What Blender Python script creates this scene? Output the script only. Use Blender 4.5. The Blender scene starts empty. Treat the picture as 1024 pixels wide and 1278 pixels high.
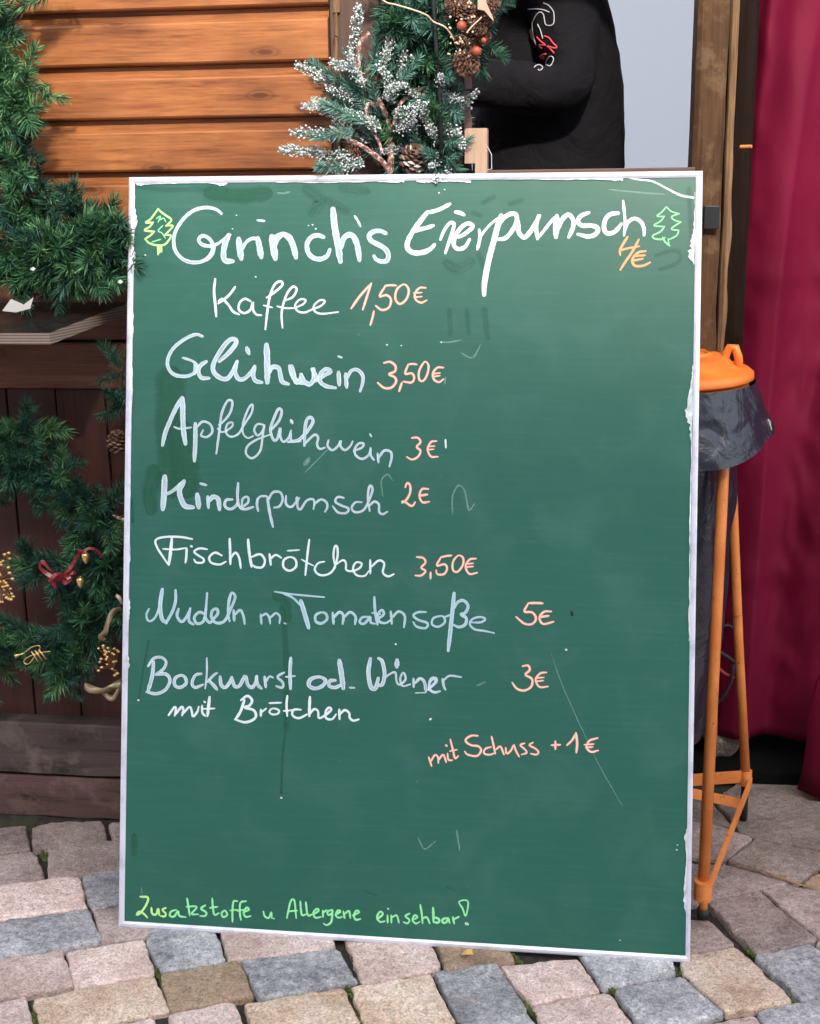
import bpy, bmesh, math, random
from mathutils import Vector, Matrix, noise
from mathutils.bvhtree import BVHTree
random.seed(7)
scene = bpy.context.scene
COL = scene.collection
# ------------------------------------------------------------ camera
CAM_H = 1.3; FPX = 1600.0
YAW, PITCH, ROLL = 0.128472, 0.250266, -0.0140096
_f = Vector((-math.sin(YAW)*math.cos(PITCH), math.cos(YAW)*math.cos(PITCH), -math.sin(PITCH)))
_r0 = Vector((math.cos(YAW), math.sin(YAW), 0)); _u0 = _r0.cross(_f)
_r = _r0*math.cos(ROLL) + _u0*math.sin(ROLL); _u = -_r0*math.sin(ROLL) + _u0*math.cos(ROLL)
CO = Vector((0, 0, CAM_H))
cd = bpy.data.cameras.new('camera'); cam = bpy.data.objects.new('camera', cd); COL.objects.link(cam)
cam.matrix_world = Matrix(((_r.x, _u.x, -_f.x, 0), (_r.y, _u.y, -_f.y, 0), (_r.z, _u.z, -_f.z, CAM_H), (0, 0, 0, 1)))
cd.sensor_fit = 'VERTICAL'; cd.sensor_height = 24; cd.lens = 24*FPX/1278; cd.clip_start = 0.05; cd.clip_end = 500
scene.camera = cam
# ------------------------------------------------------------ light
SUN_EL, SUN_AZ = math.radians(36), math.radians(14)      # sun behind the viewer, a little to the right
sun_dir = Vector((math.sin(SUN_AZ)*math.cos(SUN_EL), -math.cos(SUN_AZ)*math.cos(SUN_EL), math.sin(SUN_EL)))
w = bpy.data.worlds.new('World'); scene.world = w; w.use_nodes = True
nt = w.node_tree; sky = nt.nodes.new('ShaderNodeTexSky'); sky.sky_type = 'NISHITA'; sky.sun_disc = False
sky.sun_elevation = SUN_EL; sky.sun_rotation = math.pi - SUN_AZ; sky.air_density = 1.0; sky.dust_density = 2.5; sky.ozone_density = 1.0
bg = nt.nodes['Background']; bg.inputs[1].default_value = 0.15
hz_ = nt.nodes.new('ShaderNodeHueSaturation'); hz_.inputs['Saturation'].default_value = 0.55   # thin high haze
nt.links.new(sky.outputs[0], hz_.inputs['Color']); nt.links.new(hz_.outputs[0], bg.inputs[0])
sl = bpy.data.lights.new('sun', 'SUN'); sl.energy = 2.0; sl.angle = math.radians(3.2); sl.color = (1.0, 0.90, 0.76)
sun = bpy.data.objects.new('sun', sl); COL.objects.link(sun); sun.rotation_euler = sun_dir.to_track_quat('Z', 'Y').to_euler()
scene.view_settings.view_transform = 'Standard'; scene.view_settings.look = 'None'
scene.view_settings.gamma = 1; scene.view_settings.use_curve_mapping = False
scene.view_settings.exposure = 1.8

# ------------------------------------------------------------ helpers
def ray(x, y): return (_f + _r*((x-512)/FPX) + _u*((639-y)/FPX))
def onY(x, y, Y):
    d = ray(x, y); return CO + d*(Y/d.y)
def onZ(x, y, Z=0.0):
    d = ray(x, y); return CO + d*((Z-CAM_H)/d.z)
def px_of(P):
    d = Vector(P)-CO; z = d.dot(_f); return 512+FPX*d.dot(_r)/z, 639-FPX*d.dot(_u)/z, z
def tag(o, label=None, cat=None, group=None, kind=None):
    if label: o['label'] = label
    if cat: o['category'] = cat
    if group: o['group'] = group
    if kind: o['kind'] = kind
    return o
def empty(name, loc, label=None, cat=None, group=None, rz=0):
    o = bpy.data.objects.new(name, None); o.empty_display_size = .05; COL.objects.link(o)
    o.location = loc; o.rotation_euler = (0, 0, rz); return tag(o, label, cat, group)
def link(name, me, mat, parent=None, loc=None):
    o = bpy.data.objects.new(name, me); COL.objects.link(o)
    if mat is not None and not me.materials: me.materials.append(mat)
    if parent is not None:
        o.parent = parent; bpy_loc = parent_world(parent)
        o.matrix_parent_inverse = bpy_loc.inverted()
    if loc is not None: o.location = loc
    return o
def parent_world(p):
    m = Matrix.LocRotScale(p.location, p.rotation_euler.to_quaternion(), p.scale)
    if p.parent: m = parent_world(p.parent) @ p.matrix_parent_inverse @ m
    return m
def mesh(verts, faces, smooth=False, uv=None):
    me = bpy.data.meshes.new('m'); me.from_pydata([tuple(v) for v in verts], [], faces)
    if smooth:
        for p in me.polygons: p.use_smooth = True
    if uv:
        l = me.uv_layers.new(name='UVMap')
        for lp in me.loops: l.data[lp.index].uv = uv[lp.vertex_index]
    me.update(); return me
def bm_mesh(bm, smooth=False):
    me = bpy.data.meshes.new('m'); bm.to_mesh(me); bm.free()
    if smooth:
        for p in me.polygons: p.use_smooth = True
    return me
class MB:
    def __init__(s): s.v = []; s.f = []
    def add(s, vs, fs):
        b = len(s.v); s.v += [Vector(v) for v in vs]; s.f += [tuple(b+i for i in f) for f in fs]
    def box(s, x0, x1, y0, y1, z0, z1, j=0):
        r = lambda: random.uniform(-j, j)
        s.add([(x+r(), y+r(), z+r()) for x in (x0, x1) for y in (y0, y1) for z in (z0, z1)],
              [(0, 1, 3, 2), (4, 6, 7, 5), (0, 4, 5, 1), (2, 3, 7, 6), (0, 2, 6, 4), (1, 5, 7, 3)])
    def tube(s, pts, r, n=10, closed=False, cap=True):
        pts = [Vector(p) for p in pts]; rs = r if isinstance(r, (list, tuple)) else [r]*len(pts)
        vs = []; m = len(pts); up = None
        for i, p in enumerate(pts):
            a = pts[i-1] if i > 0 or closed else p; b = pts[(i+1) % m] if i < m-1 or closed else p
            t = (b-a).normalized()
            if up is None: up = t.orthogonal().normalized()
            up = (up - t*up.dot(t)).normalized(); q = t.cross(up)
            for k in range(n):
                an = 2*math.pi*k/n; vs.append(p + (up*math.cos(an)+q*math.sin(an))*rs[i])
        fs = []
        for i in range(m if closed else m-1):
            for k in range(n):
                a = i*n+k; b = i*n+(k+1) % n; c = ((i+1) % m)*n+(k+1) % n; d = ((i+1) % m)*n+k
                fs.append((a, b, c, d))
        if cap and not closed:
            fs.append(tuple(range(n-1, -1, -1))); fs.append(tuple(range((m-1)*n, m*n)))
        s.add(vs, fs)
    def ball(s, c, r, nu=8, nv=6, sc=(1, 1, 1)):
        c = Vector(c); vs = [c+Vector((0, 0, r*sc[2]))]
        for j in range(1, nv):
            for i in range(nu):
                a = 2*math.pi*i/nu; b = math.pi*j/nv
                vs.append(c+Vector((r*sc[0]*math.sin(b)*math.cos(a), r*sc[1]*math.sin(b)*math.sin(a), r*sc[2]*math.cos(b))))
        vs.append(c-Vector((0, 0, r*sc[2]))); L = len(vs)-1; fs = []
        for i in range(nu):
            fs.append((0, 1+i, 1+(i+1) % nu)); fs.append((L, L-nu+(i+1) % nu, L-nu+i))
            for j in range(nv-2):
                a = 1+j*nu+i; b = 1+j*nu+(i+1) % nu; fs.append((a, a+nu, b+nu, b))
        s.add(vs, fs)
    def build(s, name, mat, parent=None, smooth=False, bevel=0):
        me = mesh(s.v, s.f, smooth)
        if bevel:
            bm = bmesh.new(); bm.from_mesh(me)
            bmesh.ops.bevel(bm, geom=[e for e in bm.edges], offset=bevel, segments=2, affect='EDGES', profile=.6)
            bm.to_mesh(me); bm.free()
        return link(name, me, mat, parent)
def catmull(pts, step=4):
    P = [Vector(p) for p in pts]
    if len(P) < 3: 
        return [P[0].lerp(P[-1], i/step) for i in range(step+1)]
    out = []
    closed = (P[0]-P[-1]).length < 1e-6
    for i in range(len(P)-1):
        p1, p2 = P[i], P[i+1]
        p0 = P[i-1] if i > 0 else (P[-2] if closed else p1*2-p2)
        p3 = P[i+2] if i+2 < len(P) else (P[1] if closed else p2*2-p1)
        for k in range(step):
            t = k/step
            out.append(.5*((2*p1)+(p2-p0)*t+(2*p0-5*p1+4*p2-p3)*t*t+(3*p1-p0-3*p2+p3)*t**3))
    out.append(P[-1]); return out

# ------------------------------------------------------------ materials
def mat(name, base=(.5, .5, .5), rough=.6, metal=0, spec=.5):
    m = bpy.data.materials.new(name); m.use_nodes = True; b = m.node_tree.nodes['Principled BSDF']
    b.inputs['Base Color'].default_value = (*base, 1); b.inputs['Roughness'].default_value = rough
    b.inputs['Metallic'].default_value = metal; b.inputs['Specular IOR Level'].default_value = spec
    return m
class N:
    def __init__(s, m): s.m = m; s.t = m.node_tree; s.b = s.t.nodes['Principled BSDF']
    def n(s, typ, **kw):
        x = s.t.nodes.new(typ)
        for k, v in kw.items():
            if k.startswith('i_'): x.inputs[k[2:].replace('_', ' ')].default_value = v
            else: setattr(x, k, v)
        return x
    def l(s, a, b): s.t.links.new(a, b)
    def coords(s, scale=(1, 1, 1), kind='Object', rnd=True):
        tc = s.n('ShaderNodeTexCoord'); mp = s.n('ShaderNodeMapping'); mp.inputs['Scale'].default_value = scale
        s.l(tc.outputs[kind], mp.inputs['Vector'])
        if rnd:
            oi = s.n('ShaderNodeObjectInfo'); mu = s.n('ShaderNodeMath', operation='MULTIPLY'); mu.inputs[1].default_value = 37.
            s.l(oi.outputs['Random'], mu.inputs[0]); s.l(mu.outputs[0], mp.inputs['Location'])
        return mp.outputs['Vector']
    def noise(s, vec, scale=5, detail=4, rough=.55, dist=0):
        x = s.n('ShaderNodeTexNoise'); x.inputs['Scale'].default_value = scale; x.inputs['Detail'].default_value = detail
        x.inputs['Roughness'].default_value = rough; x.inputs['Distortion'].default_value = dist
        if vec: s.l(vec, x.inputs['Vector'])
        return x.outputs['Fac']
    def ramp(s, fac, stops):
        x = s.n('ShaderNodeValToRGB'); e = x.color_ramp.elements
        while len(e) < len(stops): e.new(.5)
        for k, (p, c) in enumerate(stops):
            e[k].position = p; e[k].color = (*c, 1) if len(c) == 3 else c
        s.l(fac, x.inputs['Fac']); return x.outputs['Color']
    def mix(s, fac, a, b, mode='MIX'):
        x = s.n('ShaderNodeMix', data_type='RGBA', blend_type=mode)
        for sock, v in ((x.inputs[0], fac), (x.inputs[6], a), (x.inputs[7], b)):
            if isinstance(v, (int, float)): sock.default_value = v
            elif isinstance(v, tuple): sock.default_value = (*v, 1)
            else: s.l(v, sock)
        return x.outputs[2]
    def math(s, op, a, b=None, clamp=False):
        x = s.n('ShaderNodeMath', operation=op); x.use_clamp = clamp
        for k, v in ((0, a), (1, b)):
            if v is None: continue
            if isinstance(v, (int, float)): x.inputs[k].default_value = v
            else: s.l(v, x.inputs[k])
        return x.outputs[0]
    def bump(s, h, strength=.3, dist=.002):
        x = s.n('ShaderNodeBump'); x.inputs['Strength'].default_value = strength; x.inputs['Distance'].default_value = dist
        s.l(h, x.inputs['Height']); s.l(x.outputs['Normal'], s.b.inputs['Normal'])
    def color(s, c): s.l(c, s.b.inputs['Base Color'])
G3 = lambda v: (v, v, v)
def wood(name, light, dark, axis='x', rough=.5, knots=True, gs=1.0, spec=.4, wear=None):
    m = mat(name, light, rough, spec=spec); n = N(m)
    sc = {'x': (1.2, 14, 14), 'z': (14, 14, 1.2), 'y': (14, 1.2, 14)}[axis]
    v = n.coords(tuple(a*gs for a in sc))
    a = n.noise(v, 3, 6, .62, .9); b = n.noise(v, 14, 5, .6, .3)
    v3 = n.coords(tuple((1.6 if q < 2 else 62)*gs for q in sc)); b3 = n.noise(v3, 3, 5, .7, .25)
    f = n.math('ADD', n.math('ADD', n.math('MULTIPLY', a, .45), n.math('MULTIPLY', b, .22)), n.math('MULTIPLY', b3, .33))
    mid = tuple((x*.62+y*.38) for x, y in zip(light, dark))
    c = n.ramp(f, [(.36, dark), (.47, mid), (.56, light), (.70, tuple(min(1, x*1.3) for x in light))])
    h = f
    if knots:
        ks = {'x': (3.6, 6, 10.5), 'z': (10.5, 6, 3.6), 'y': (6, 3.6, 6)}[axis]
        kv = n.coords(ks); vo = n.n('ShaderNodeTexVoronoi', voronoi_dimensions='2D'); vo.inputs['Scale'].default_value = 1.0
        sp_ = n.n('ShaderNodeSeparateXYZ'); n.l(kv, sp_.inputs[0]); cb_ = n.n('ShaderNodeCombineXYZ')
        wv_ = n.noise(v, 2.5, 3, .6)
        n.l(n.math('ADD', sp_.outputs['X'], n.math('MULTIPLY', wv_, .12)), cb_.inputs['X']); n.l(n.math('ADD', sp_.outputs['Z'], n.math('MULTIPLY', wv_, .22)), cb_.inputs['Y'])
        n.l(cb_.outputs[0], vo.inputs['Vector'])
        k = n.ramp(vo.outputs['Distance'], [(.0, G3(1)), (.045, G3(.9)), (.065, G3(.35)), (.09, G3(.65)), (.12, G3(.28)), (.22, G3(.14)), (.32, G3(0))])
        c = n.mix(n.math('MULTIPLY', k, .85), c, tuple(x*.35 for x in dark))
    v2 = n.coords((2.0, 2.0, 2.0)); big = n.noise(v2, 2.2, 4, .6)
    c = n.mix(n.math('MULTIPLY', n.ramp(big, [(.35, G3(0)), (.7, G3(1))]), .5), c, tuple(x*.8 for x in dark), 'MIX')
    if wear:
        wv = n.coords((5, 5, 5)); wf = n.ramp(n.noise(wv, 3, 8, .7), [(.5, G3(0)), (.62, G3(1))])
        c = n.mix(n.math('MULTIPLY', wf, .55), c, wear)
    n.color(c); n.bump(h, .5, .0015); return m
M = {}
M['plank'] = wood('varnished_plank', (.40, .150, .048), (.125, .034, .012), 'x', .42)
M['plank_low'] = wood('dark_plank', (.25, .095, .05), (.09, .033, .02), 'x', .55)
M['board_v'] = wood('dark_vertical_board', (.085, .028, .02), (.04, .014, .011), 'z', .6, knots=False)
M['beam'] = wood('weathered_beam', (.10, .07, .065), (.04, .025, .025), 'x', .8, wear=(.17, .13, .12))
M['beam_low'] = wood('weathered_base_beam', (.12, .065, .055), (.05, .03, .028), 'x', .8, wear=(.2, .13, .11))
M['post'] = wood('corner_post_wood', (.10, .055, .04), (.045, .022, .018), 'z', .7)
M['gap_dark'] = wood('gap_shade', (.018, .011, .009), (.008, .005, .004), 'z', .95, spec=.04)  # near-black tone that paints the shade in the gap beside the post
M['old_post'] = wood('old_oak_post', (.105, .056, .028), (.035, .018, .011), 'z', .85, spec=.12, wear=(.17, .105, .06))
M['rim_wood'] = wood('splintered_edge', (.28, .17, .09), (.05, .025, .015), 'z', .85, knots=False, spec=.1)
M['block'] = wood('pale_block_wood', (.55, .38, .28), (.40, .25, .18), 'z', .65, knots=False)
M['darkwood'] = wood('shutter_plank', (.15, .08, .07), (.07, .035, .03), 'x', .6, knots=False)
# plywood edge
m = mat('plywood_edge', (.3, .2, .12), .7); n = N(m); v = n.coords((1, 1, 1), rnd=False)
sx = n.n('ShaderNodeSeparateXYZ'); n.l(v, sx.inputs[0])
wv = n.math('SINE', n.math('MULTIPLY', sx.outputs['Z'], 1300))
c = n.ramp(n.math('ADD', n.math('MULTIPLY', wv, .5), .5), [(.3, (.10, .075, .06)), (.7, (.30, .23, .17))])
c = n.mix(n.math('MULTIPLY', n.noise(v, 40, 4), .6), c, (.12, .09, .07)); n.color(c); M['ply'] = m
m = mat('phenolic_top', (.035, .03, .025), .28, spec=.6); n = N(m); v = n.coords((1, 1, 1), rnd=False)
f = n.noise(v, 25, 6, .7); n.color(n.ramp(f, [(.35, (.008, .008, .007)), (.62, (.02, .018, .015)), (.78, (.10, .09, .08))]))
n.l(n.ramp(n.noise(v, 12, 4), [(.3, G3(.2)), (.7, G3(.55))]), n.b.inputs['Roughness']); M['shelf'] = m; n.b.inputs['Specular IOR Level'].default_value = .3
# stones
def stone(name, a, b, c3, speck=.5):
    m = mat(name, a, .85, spec=.3); n = N(m); v = n.coords((1, 1, 1), kind='Object')
    n1 = n.noise(v, 9, 5, .6); n2 = n.noise(v, 75, 6, .75); n3 = n.noise(v, 240, 3, .7)
    c = n.ramp(n1, [(.32, b), (.5, a), (.68, c3)])
    sp = n.ramp(n2, [(.3, G3(.35)), (.5, G3(1.0)), (.70, G3(1.6))]); c = n.mix(speck, c, sp, 'MULTIPLY')
    sp2 = n.ramp(n3, [(.28, G3(.35)), (.47, G3(1)), (.70, G3(1.5))]); c = n.mix(.8, c, sp2, 'MULTIPLY')
    st = n.ramp(n.noise(v, 16, 7, .7, .6), [(.56, G3(0)), (.70, G3(1))])
    c = n.mix(n.math('MULTIPLY', st, .35), c, tuple(x*.45 for x in b))
    oi = n.n('ShaderNodeObjectInfo'); hs = n.n('ShaderNodeHueSaturation'); n.l(c, hs.inputs['Color'])
    n.l(n.math('ADD', n.math('MULTIPLY', oi.outputs['Random'], .26), .87), hs.inputs['Value']); c = hs.outputs[0]
    n.color(c)
    h = n.math('ADD', n.math('MULTIPLY', n2, .5), n.math('ADD', n.math('MULTIPLY', n.noise(v, 35, 6, .65), 1.2), n.math('MULTIPLY', n3, .3)))
    n.bump(h, 1, .0065); return m
M['s_pink'] = stone('pink_granite', (.66, .49, .42), (.53, .38, .32), (.74, .58, .51))
M['s_buff'] = stone('buff_sandstone', (.64, .48, .36), (.52, .35, .24), (.72, .58, .46))
M['s_grey'] = stone('grey_granite', (.38, .365, .36), (.24, .235, .24), (.54, .52, .51), .8)
M['s_brown'] = stone('brown_granite', (.38, .26, .17), (.24, .16, .11), (.38, .28, .19))
M['s_dim'] = stone('dull_mauve_granite', (.37, .285, .25), (.24, .18, .16), (.48, .38, .34))
M['s_slab'] = stone('brown_grey_slab', (.25, .195, .16), (.18, .14, .115), (.31, .25, .21))
m = mat('joint_soil', (.05, .04, .03), .95); n = N(m); v = n.coords((1, 1, 1), rnd=False)
c = n.ramp(n.noise(v, 60, 6, .7), [(.3, (.012, .010, .009)), (.55, (.04, .032, .026)), (.75, (.11, .09, .07))])
ms = n.ramp(n.noise(v, 4.5, 5, .7), [(.53, G3(0)), (.62, G3(1))]); c = n.mix(n.math('MULTIPLY', ms, .7), c, (.045, .06, .015))
n.color(c); n.bump(n.noise(v, 90, 5, .8), 1, .006); M['soil'] = m
m = mat('far_paving', (.3, .27, .25), .9); n = N(m); v = n.coords((1, 1, 1), rnd=False)
bt = n.n('ShaderNodeTexBrick'); bt.inputs['Scale'].default_value = 5; bt.inputs['Mortar Size'].default_value = .03
bt.inputs['Color1'].default_value = (.4, .33, .3, 1); bt.inputs['Color2'].default_value = (.27, .27, .29, 1); bt.inputs['Mortar'].default_value = (.05, .045, .035, 1)
n.l(v, bt.inputs['Vector']); n.color(n.mix(.5, bt.outputs['Color'], n.ramp(n.noise(v, 30, 5), [(.3, G3(.2)), (.7, G3(.8))]), 'OVERLAY')); M['far'] = m
m = mat('moss', (.10, .15, .025), .95); n = N(m); n.color(n.ramp(n.noise(n.coords(rnd=False), 120, 4, .7), [(.35, (.03, .05, .01)), (.6, (.12, .15, .03)), (.75, (.22, .24, .06))])); n.bump(n.noise(n.coords(rnd=False), 600, 3), 1, .002); M['moss'] = m
# board
m = mat('green_board', (.035, .135, .10), .36, spec=.38); n = N(m); v = n.coords((1, 1, 1), kind='UV', rnd=False)
big = n.noise(v, 2.6, 6, .6, .5); f2 = n.noise(v, 9, 7, .65, .7); fine = n.noise(v, 240, 3, .6)
c = n.ramp(big, [(.3, (.017, .100, .070)), (.55, (.019, .108, .077)), (.75, (.024, .119, .087))])
hz = n.ramp(f2, [(.5, G3(0)), (.78, G3(1))]); c = n.mix(n.math('MULTIPLY', hz, .10), c, (.16, .30, .26))
mp = n.n('ShaderNodeMapping'); mp.inputs['Scale'].default_value = (1.5, 40, 1); n.l(v, mp.inputs['Vector'])
c = n.mix(n.math('MULTIPLY', n.ramp(n.noise(mp.outputs[0], 4, 5, .6), [(.5, G3(0)), (.8, G3(1))]), .10), c, (.13, .28, .24))
spk = n.ramp(n.noise(v, 95, 2, .5), [(.76, G3(0)), (.80, G3(1))]); c = n.mix(n.math('MULTIPLY', spk, .22), c, (.35, .5, .45))
n.color(c); n.l(n.ramp(f2, [(.3, G3(.33)), (.7, G3(.46))]), n.b.inputs['Roughness']); n.bump(fine, .08, .0004); M['board'] = m
m = mat('aluminium_frame', (.66, .66, .74), .42, metal=.35); n = N(m); v = n.coords((1, 1, 1))
n.color(n.ramp(n.noise(v, 22, 6, .65), [(.3, (.50, .50, .58)), (.5, (.68, .68, .77)), (.8, (.78, .78, .86))])); M['alu'] = m
m = mat('torn_tape', (.68, .70, .72), .6); n = N(m); n.color(n.ramp(n.noise(n.coords(), 60, 5), [(.35, (.35, .42, .40)), (.6, (.72, .73, .76))])); M['tape'] = m
def ink(name, core, edge, dens=.95, streak=.35, edge_dens=1.0, soft=False, rough=.6, glow=0):
    m = mat(name, core, rough, spec=.3); n = N(m)
    tc = n.n('ShaderNodeTexCoord'); sp = n.n('ShaderNodeSeparateXYZ'); n.l(tc.outputs['UV'], sp.inputs[0])
    av = n.math('ABSOLUTE', sp.outputs['Y'])
    mp = n.n('ShaderNodeMapping'); mp.inputs['Scale'].default_value = (13, 4.2, 1); n.l(tc.outputs['UV'], mp.inputs['Vector'])
    st = n.noise(mp.outputs[0], 2.0, 5, .65)
    mp2 = n.n('ShaderNodeMapping'); mp2.inputs['Scale'].default_value = (600, 5, 1); n.l(tc.outputs['UV'], mp2.inputs['Vector'])
    gr = n.noise(mp2.outputs[0], 1.0, 3, .6)
    e = n.ramp(av, [(.35, G3(0)), (.85, G3(1))])
    n.color(n.mix(e, core, edge))
    d = n.math('SUBTRACT', dens, n.math('MULTIPLY', n.ramp(st, [(.38, G3(1)), (.62, G3(0))]), streak))
    if not soft:
        d = n.math('ADD', d, n.math('MULTIPLY', e, edge_dens-dens), True)
        cut = n.ramp(n.math('ADD', av, n.math('MULTIPLY', gr, .30)), [(.98, G3(1)), (1.13, G3(0))])
        d = n.math('MULTIPLY', d, cut)
    else:
        cut = n.ramp(n.math('ADD', av, n.math('MULTIPLY', n.math('SUBTRACT', st, .5), .8)), [(.45, G3(1)), (.95, G3(0))])
        d = n.math('MULTIPLY', d, cut)
        d = n.math('MULTIPLY', d, 1.0, True)
    tr = n.n('ShaderNodeBsdfTransparent'); mx = n.n('ShaderNodeMixShader'); n.l(d, mx.inputs[0])
    n.l(tr.outputs[0], mx.inputs[1]); n.l(n.b.outputs[0], mx.inputs[2])
    n.l(mx.outputs[0], n.t.nodes['Material Output'].inputs['Surface']); return m
M['w'] = ink('white_marker', (.80, .91, .92), (.90, .96, .95), .94, .30)
M['wash'] = ink('thin_white_marker', (.64, .81, .89), (.90, .96, .96), .90, .55, 1.0)
M['blue'] = ink('pale_blue_marker', (.50, .72, .80), (.72, .89, .92), .88, .40, .95)
M['coral'] = ink('coral_marker', (.93, .60, .50), (.86, .20, .10), 1, .06)
M['orange'] = ink('orange_marker', (.95, .46, .24), (.90, .22, .05), 1, .1)
M['lime'] = ink('lime_marker', (.33, .90, .40), (.30, .80, .34), .93, .2)
M['lime2'] = ink('yellow_green_marker', (.55, .90, .30), (.45, .85, .30), .95, .15)
M['ghost'] = ink('erased_chalk', (.40, .60, .54), (.40, .60, .54), .42, .25, .4, soft=True)
M['stain'] = ink('damp_stain', (.026, .120, .070), (.026, .120, .070), .75, .2, soft=True, rough=.3)
M['smudge_shade'] = ink('smudge_and_shadow', (.025, .10, .075), (.025, .10, .075), .38, .35, soft=True)  # serves real smudges and the shadow blotches painted at the top
M['black'] = mat('black_mark', (.005, .005, .005), .8)
# fabrics and others
m = mat('black_jersey', (.0055, .0055, .0075), .9, spec=.15); n = N(m); v = n.coords((1, 1, 1), rnd=False)
n.bump(n.math('ADD', n.noise(v, 14, 3, .5, 1.0), n.math('MULTIPLY', n.noise(v, 500, 2), .06)), .6, .02); M['jersey'] = m
M['skin'] = mat('skin', (.5, .3, .22), .5); M['hair'] = mat('dark_hair', (.04, .025, .018), .6)
M['trouser'] = mat('dark_denim', (.02, .025, .04), .85)
m = mat('crimson_curtain', (.13, .006, .025), .6, spec=.12); n = N(m); v = n.coords((1, 1, 1), rnd=False)
n.color(n.ramp(n.noise(v, 3, 5, .6), [(.3, (.095, .003, .018)), (.7, (.145, .005, .027))]))
n.bump(n.math('ADD', n.noise(n.coords((1, 1, .45), rnd=False), 9, 3, .5, .3), n.math('MULTIPLY', n.noise(v, 900, 2), .06)), .45, .012); M['curtain'] = m
m = mat('interior_wall', (.62, .66, .76), .8); n = N(m); n.color(n.ramp(n.noise(n.coords(rnd=False), 2, 5), [(.3, (.56, .60, .70)), (.7, (.66, .69, .78))])); M['inner'] = m
m = mat('orange_steel', (.72, .22, .05), .45); n = N(m); v = n.coords(rnd=False)
c = n.ramp(n.noise(v, 18, 5, .6), [(.3, (.60, .17, .035)), (.7, (.78, .27, .07))])
r = n.ramp(n.noise(v, 55, 7, .75), [(.60, G3(0)), (.66, G3(1))]); c = n.mix(n.math('MULTIPLY', r, .75), c, (.10, .05, .03)); n.color(c); n.bump(n.noise(v, 90, 4), .2, .001); M['ostee'] = m
m = mat('orange_plastic', (.90, .30, .03), .38); n = N(m); n.color(n.ramp(n.noise(n.coords(rnd=False), 14, 5), [(.35, (.80, .17, .025)), (.7, (.90, .26, .04))])); M['oplas'] = m
m = mat('bin_bag', (.010, .013, .024), .34, spec=.6); n = N(m); v = n.coords(rnd=False)
n.bump(n.math('ADD', n.noise(v, 9, 3, .5, 1.2), n.math('MULTIPLY', n.noise(v, 34, 3, .6, .8), .25)), .6, .02); M['bag'] = m
M['blackm'] = mat('black_metal', (.015, .017, .02), .5, .3); M['rubber'] = mat('black_rubber', (.015, .015, .015), .7)
M['redcab'] = mat('red_cable', (.30, .04, .035), .5)
def needle(name, c1, c2, c3):
    m = mat(name, c1, .5, spec=.35); n = N(m); g = n.n('ShaderNodeNewGeometry'); oi = n.n('ShaderNodeObjectInfo')
    f = n.math('ADD', n.math('MULTIPLY', g.outputs['Random Per Island'], .6), n.math('MULTIPLY', oi.outputs['Random'], .4))
    n.color(n.ramp(f, [(.12, c1), (.5, c2), (.88, c3)])); return m
M['fir'] = needle('green_needles', (.018, .07, .036), (.055, .17, .072), (.18, .34, .14))
M['fird'] = needle('dark_needles', (.010, .045, .032), (.024, .085, .054), (.07, .18, .115))
M['firb'] = needle('blue_green_needles', (.04, .12, .09), (.09, .22, .17), (.20, .38, .32))
M['frost'] = needle('frosted_needles', (.06, .15, .10), (.18, .29, .22), (.45, .52, .48))
M['snow'] = mat('artificial_snow', (.72, .72, .76), .8)
m = mat('frosted_twig', (.18, .08, .05), .8); n = N(m); n.color(n.ramp(n.noise(n.coords(rnd=False), 110, 4, .7), [(.42, (.13, .05, .035)), (.52, (.33, .18, .15)), (.60, (.72, .60, .58))])); M['ftwig'] = m
M['wire'] = mat('garland_wire', (.02, .04, .02), .6)
m = mat('cone_scale', (.10, .05, .03), .7); n = N(m); g = n.n('ShaderNodeNewGeometry'); n.color(n.ramp(g.outputs['Random Per Island'], [(.2, (.06, .025, .018)), (.6, (.14, .065, .04)), (.95, (.30, .17, .11))])); M['cone'] = m
m = mat('snowy_cone_scale', (.10, .05, .03), .7); n = N(m); g = n.n('ShaderNodeNewGeometry'); n.color(n.ramp(g.outputs['Random Per Island'], [(.3, (.08, .035, .025)), (.62, (.2, .10, .07)), (.72, (.62, .55, .52))])); M['conesnow'] = m
M['gold'] = mat('gold_plastic', (.78, .52, .22), .28, .85); M['goldr'] = mat('pale_gold_ribbon', (.36, .28, .17), .42, .6)
M['red'] = mat('red_ribbon', (.22, .008, .014), .3, spec=.7); M['redb'] = mat('orange_red_pod', (.32, .06, .025), .5)
M['cream'] = mat('cream_berry', (.62, .48, .34), .5); M['paper'] = mat('paper', (.52, .50, .46), .8)
M['leaf'] = mat('dry_leaf', (.6, .36, .10), .7); M['twig'] = mat('dry_twig', (.42, .22, .10), .8)
M['render'] = mat('facade_render', (.62, .58, .52), .9); M['roof'] = mat('roof_tiles', (.22, .08, .05), .8)
m = mat('white_diffuser', (.8, .8, .82), .6); n = N(m); tl_ = n.n('ShaderNodeBsdfTranslucent'); tl_.inputs[0].default_value = (.92, .92, .93, 1); mx_ = n.n('ShaderNodeMixShader'); mx_.inputs[0].default_value = .75; n.l(n.b.outputs[0], mx_.inputs[1]); n.l(tl_.outputs[0], mx_.inputs[2]); n.l(mx_.outputs[0], n.t.nodes['Material Output'].inputs['Surface']); M['diffuser'] = m  # translucent sheet that lets outside light brighten the stall interior
M['glass'] = mat('window_glass', (.03, .035, .04), .08, spec=.6); M['whitep'] = mat('white_paint', (.75, .75, .75), .5)
M['mat'] = mat('black_mat', (.006, .006, .006), 1.0, spec=.05)
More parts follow.
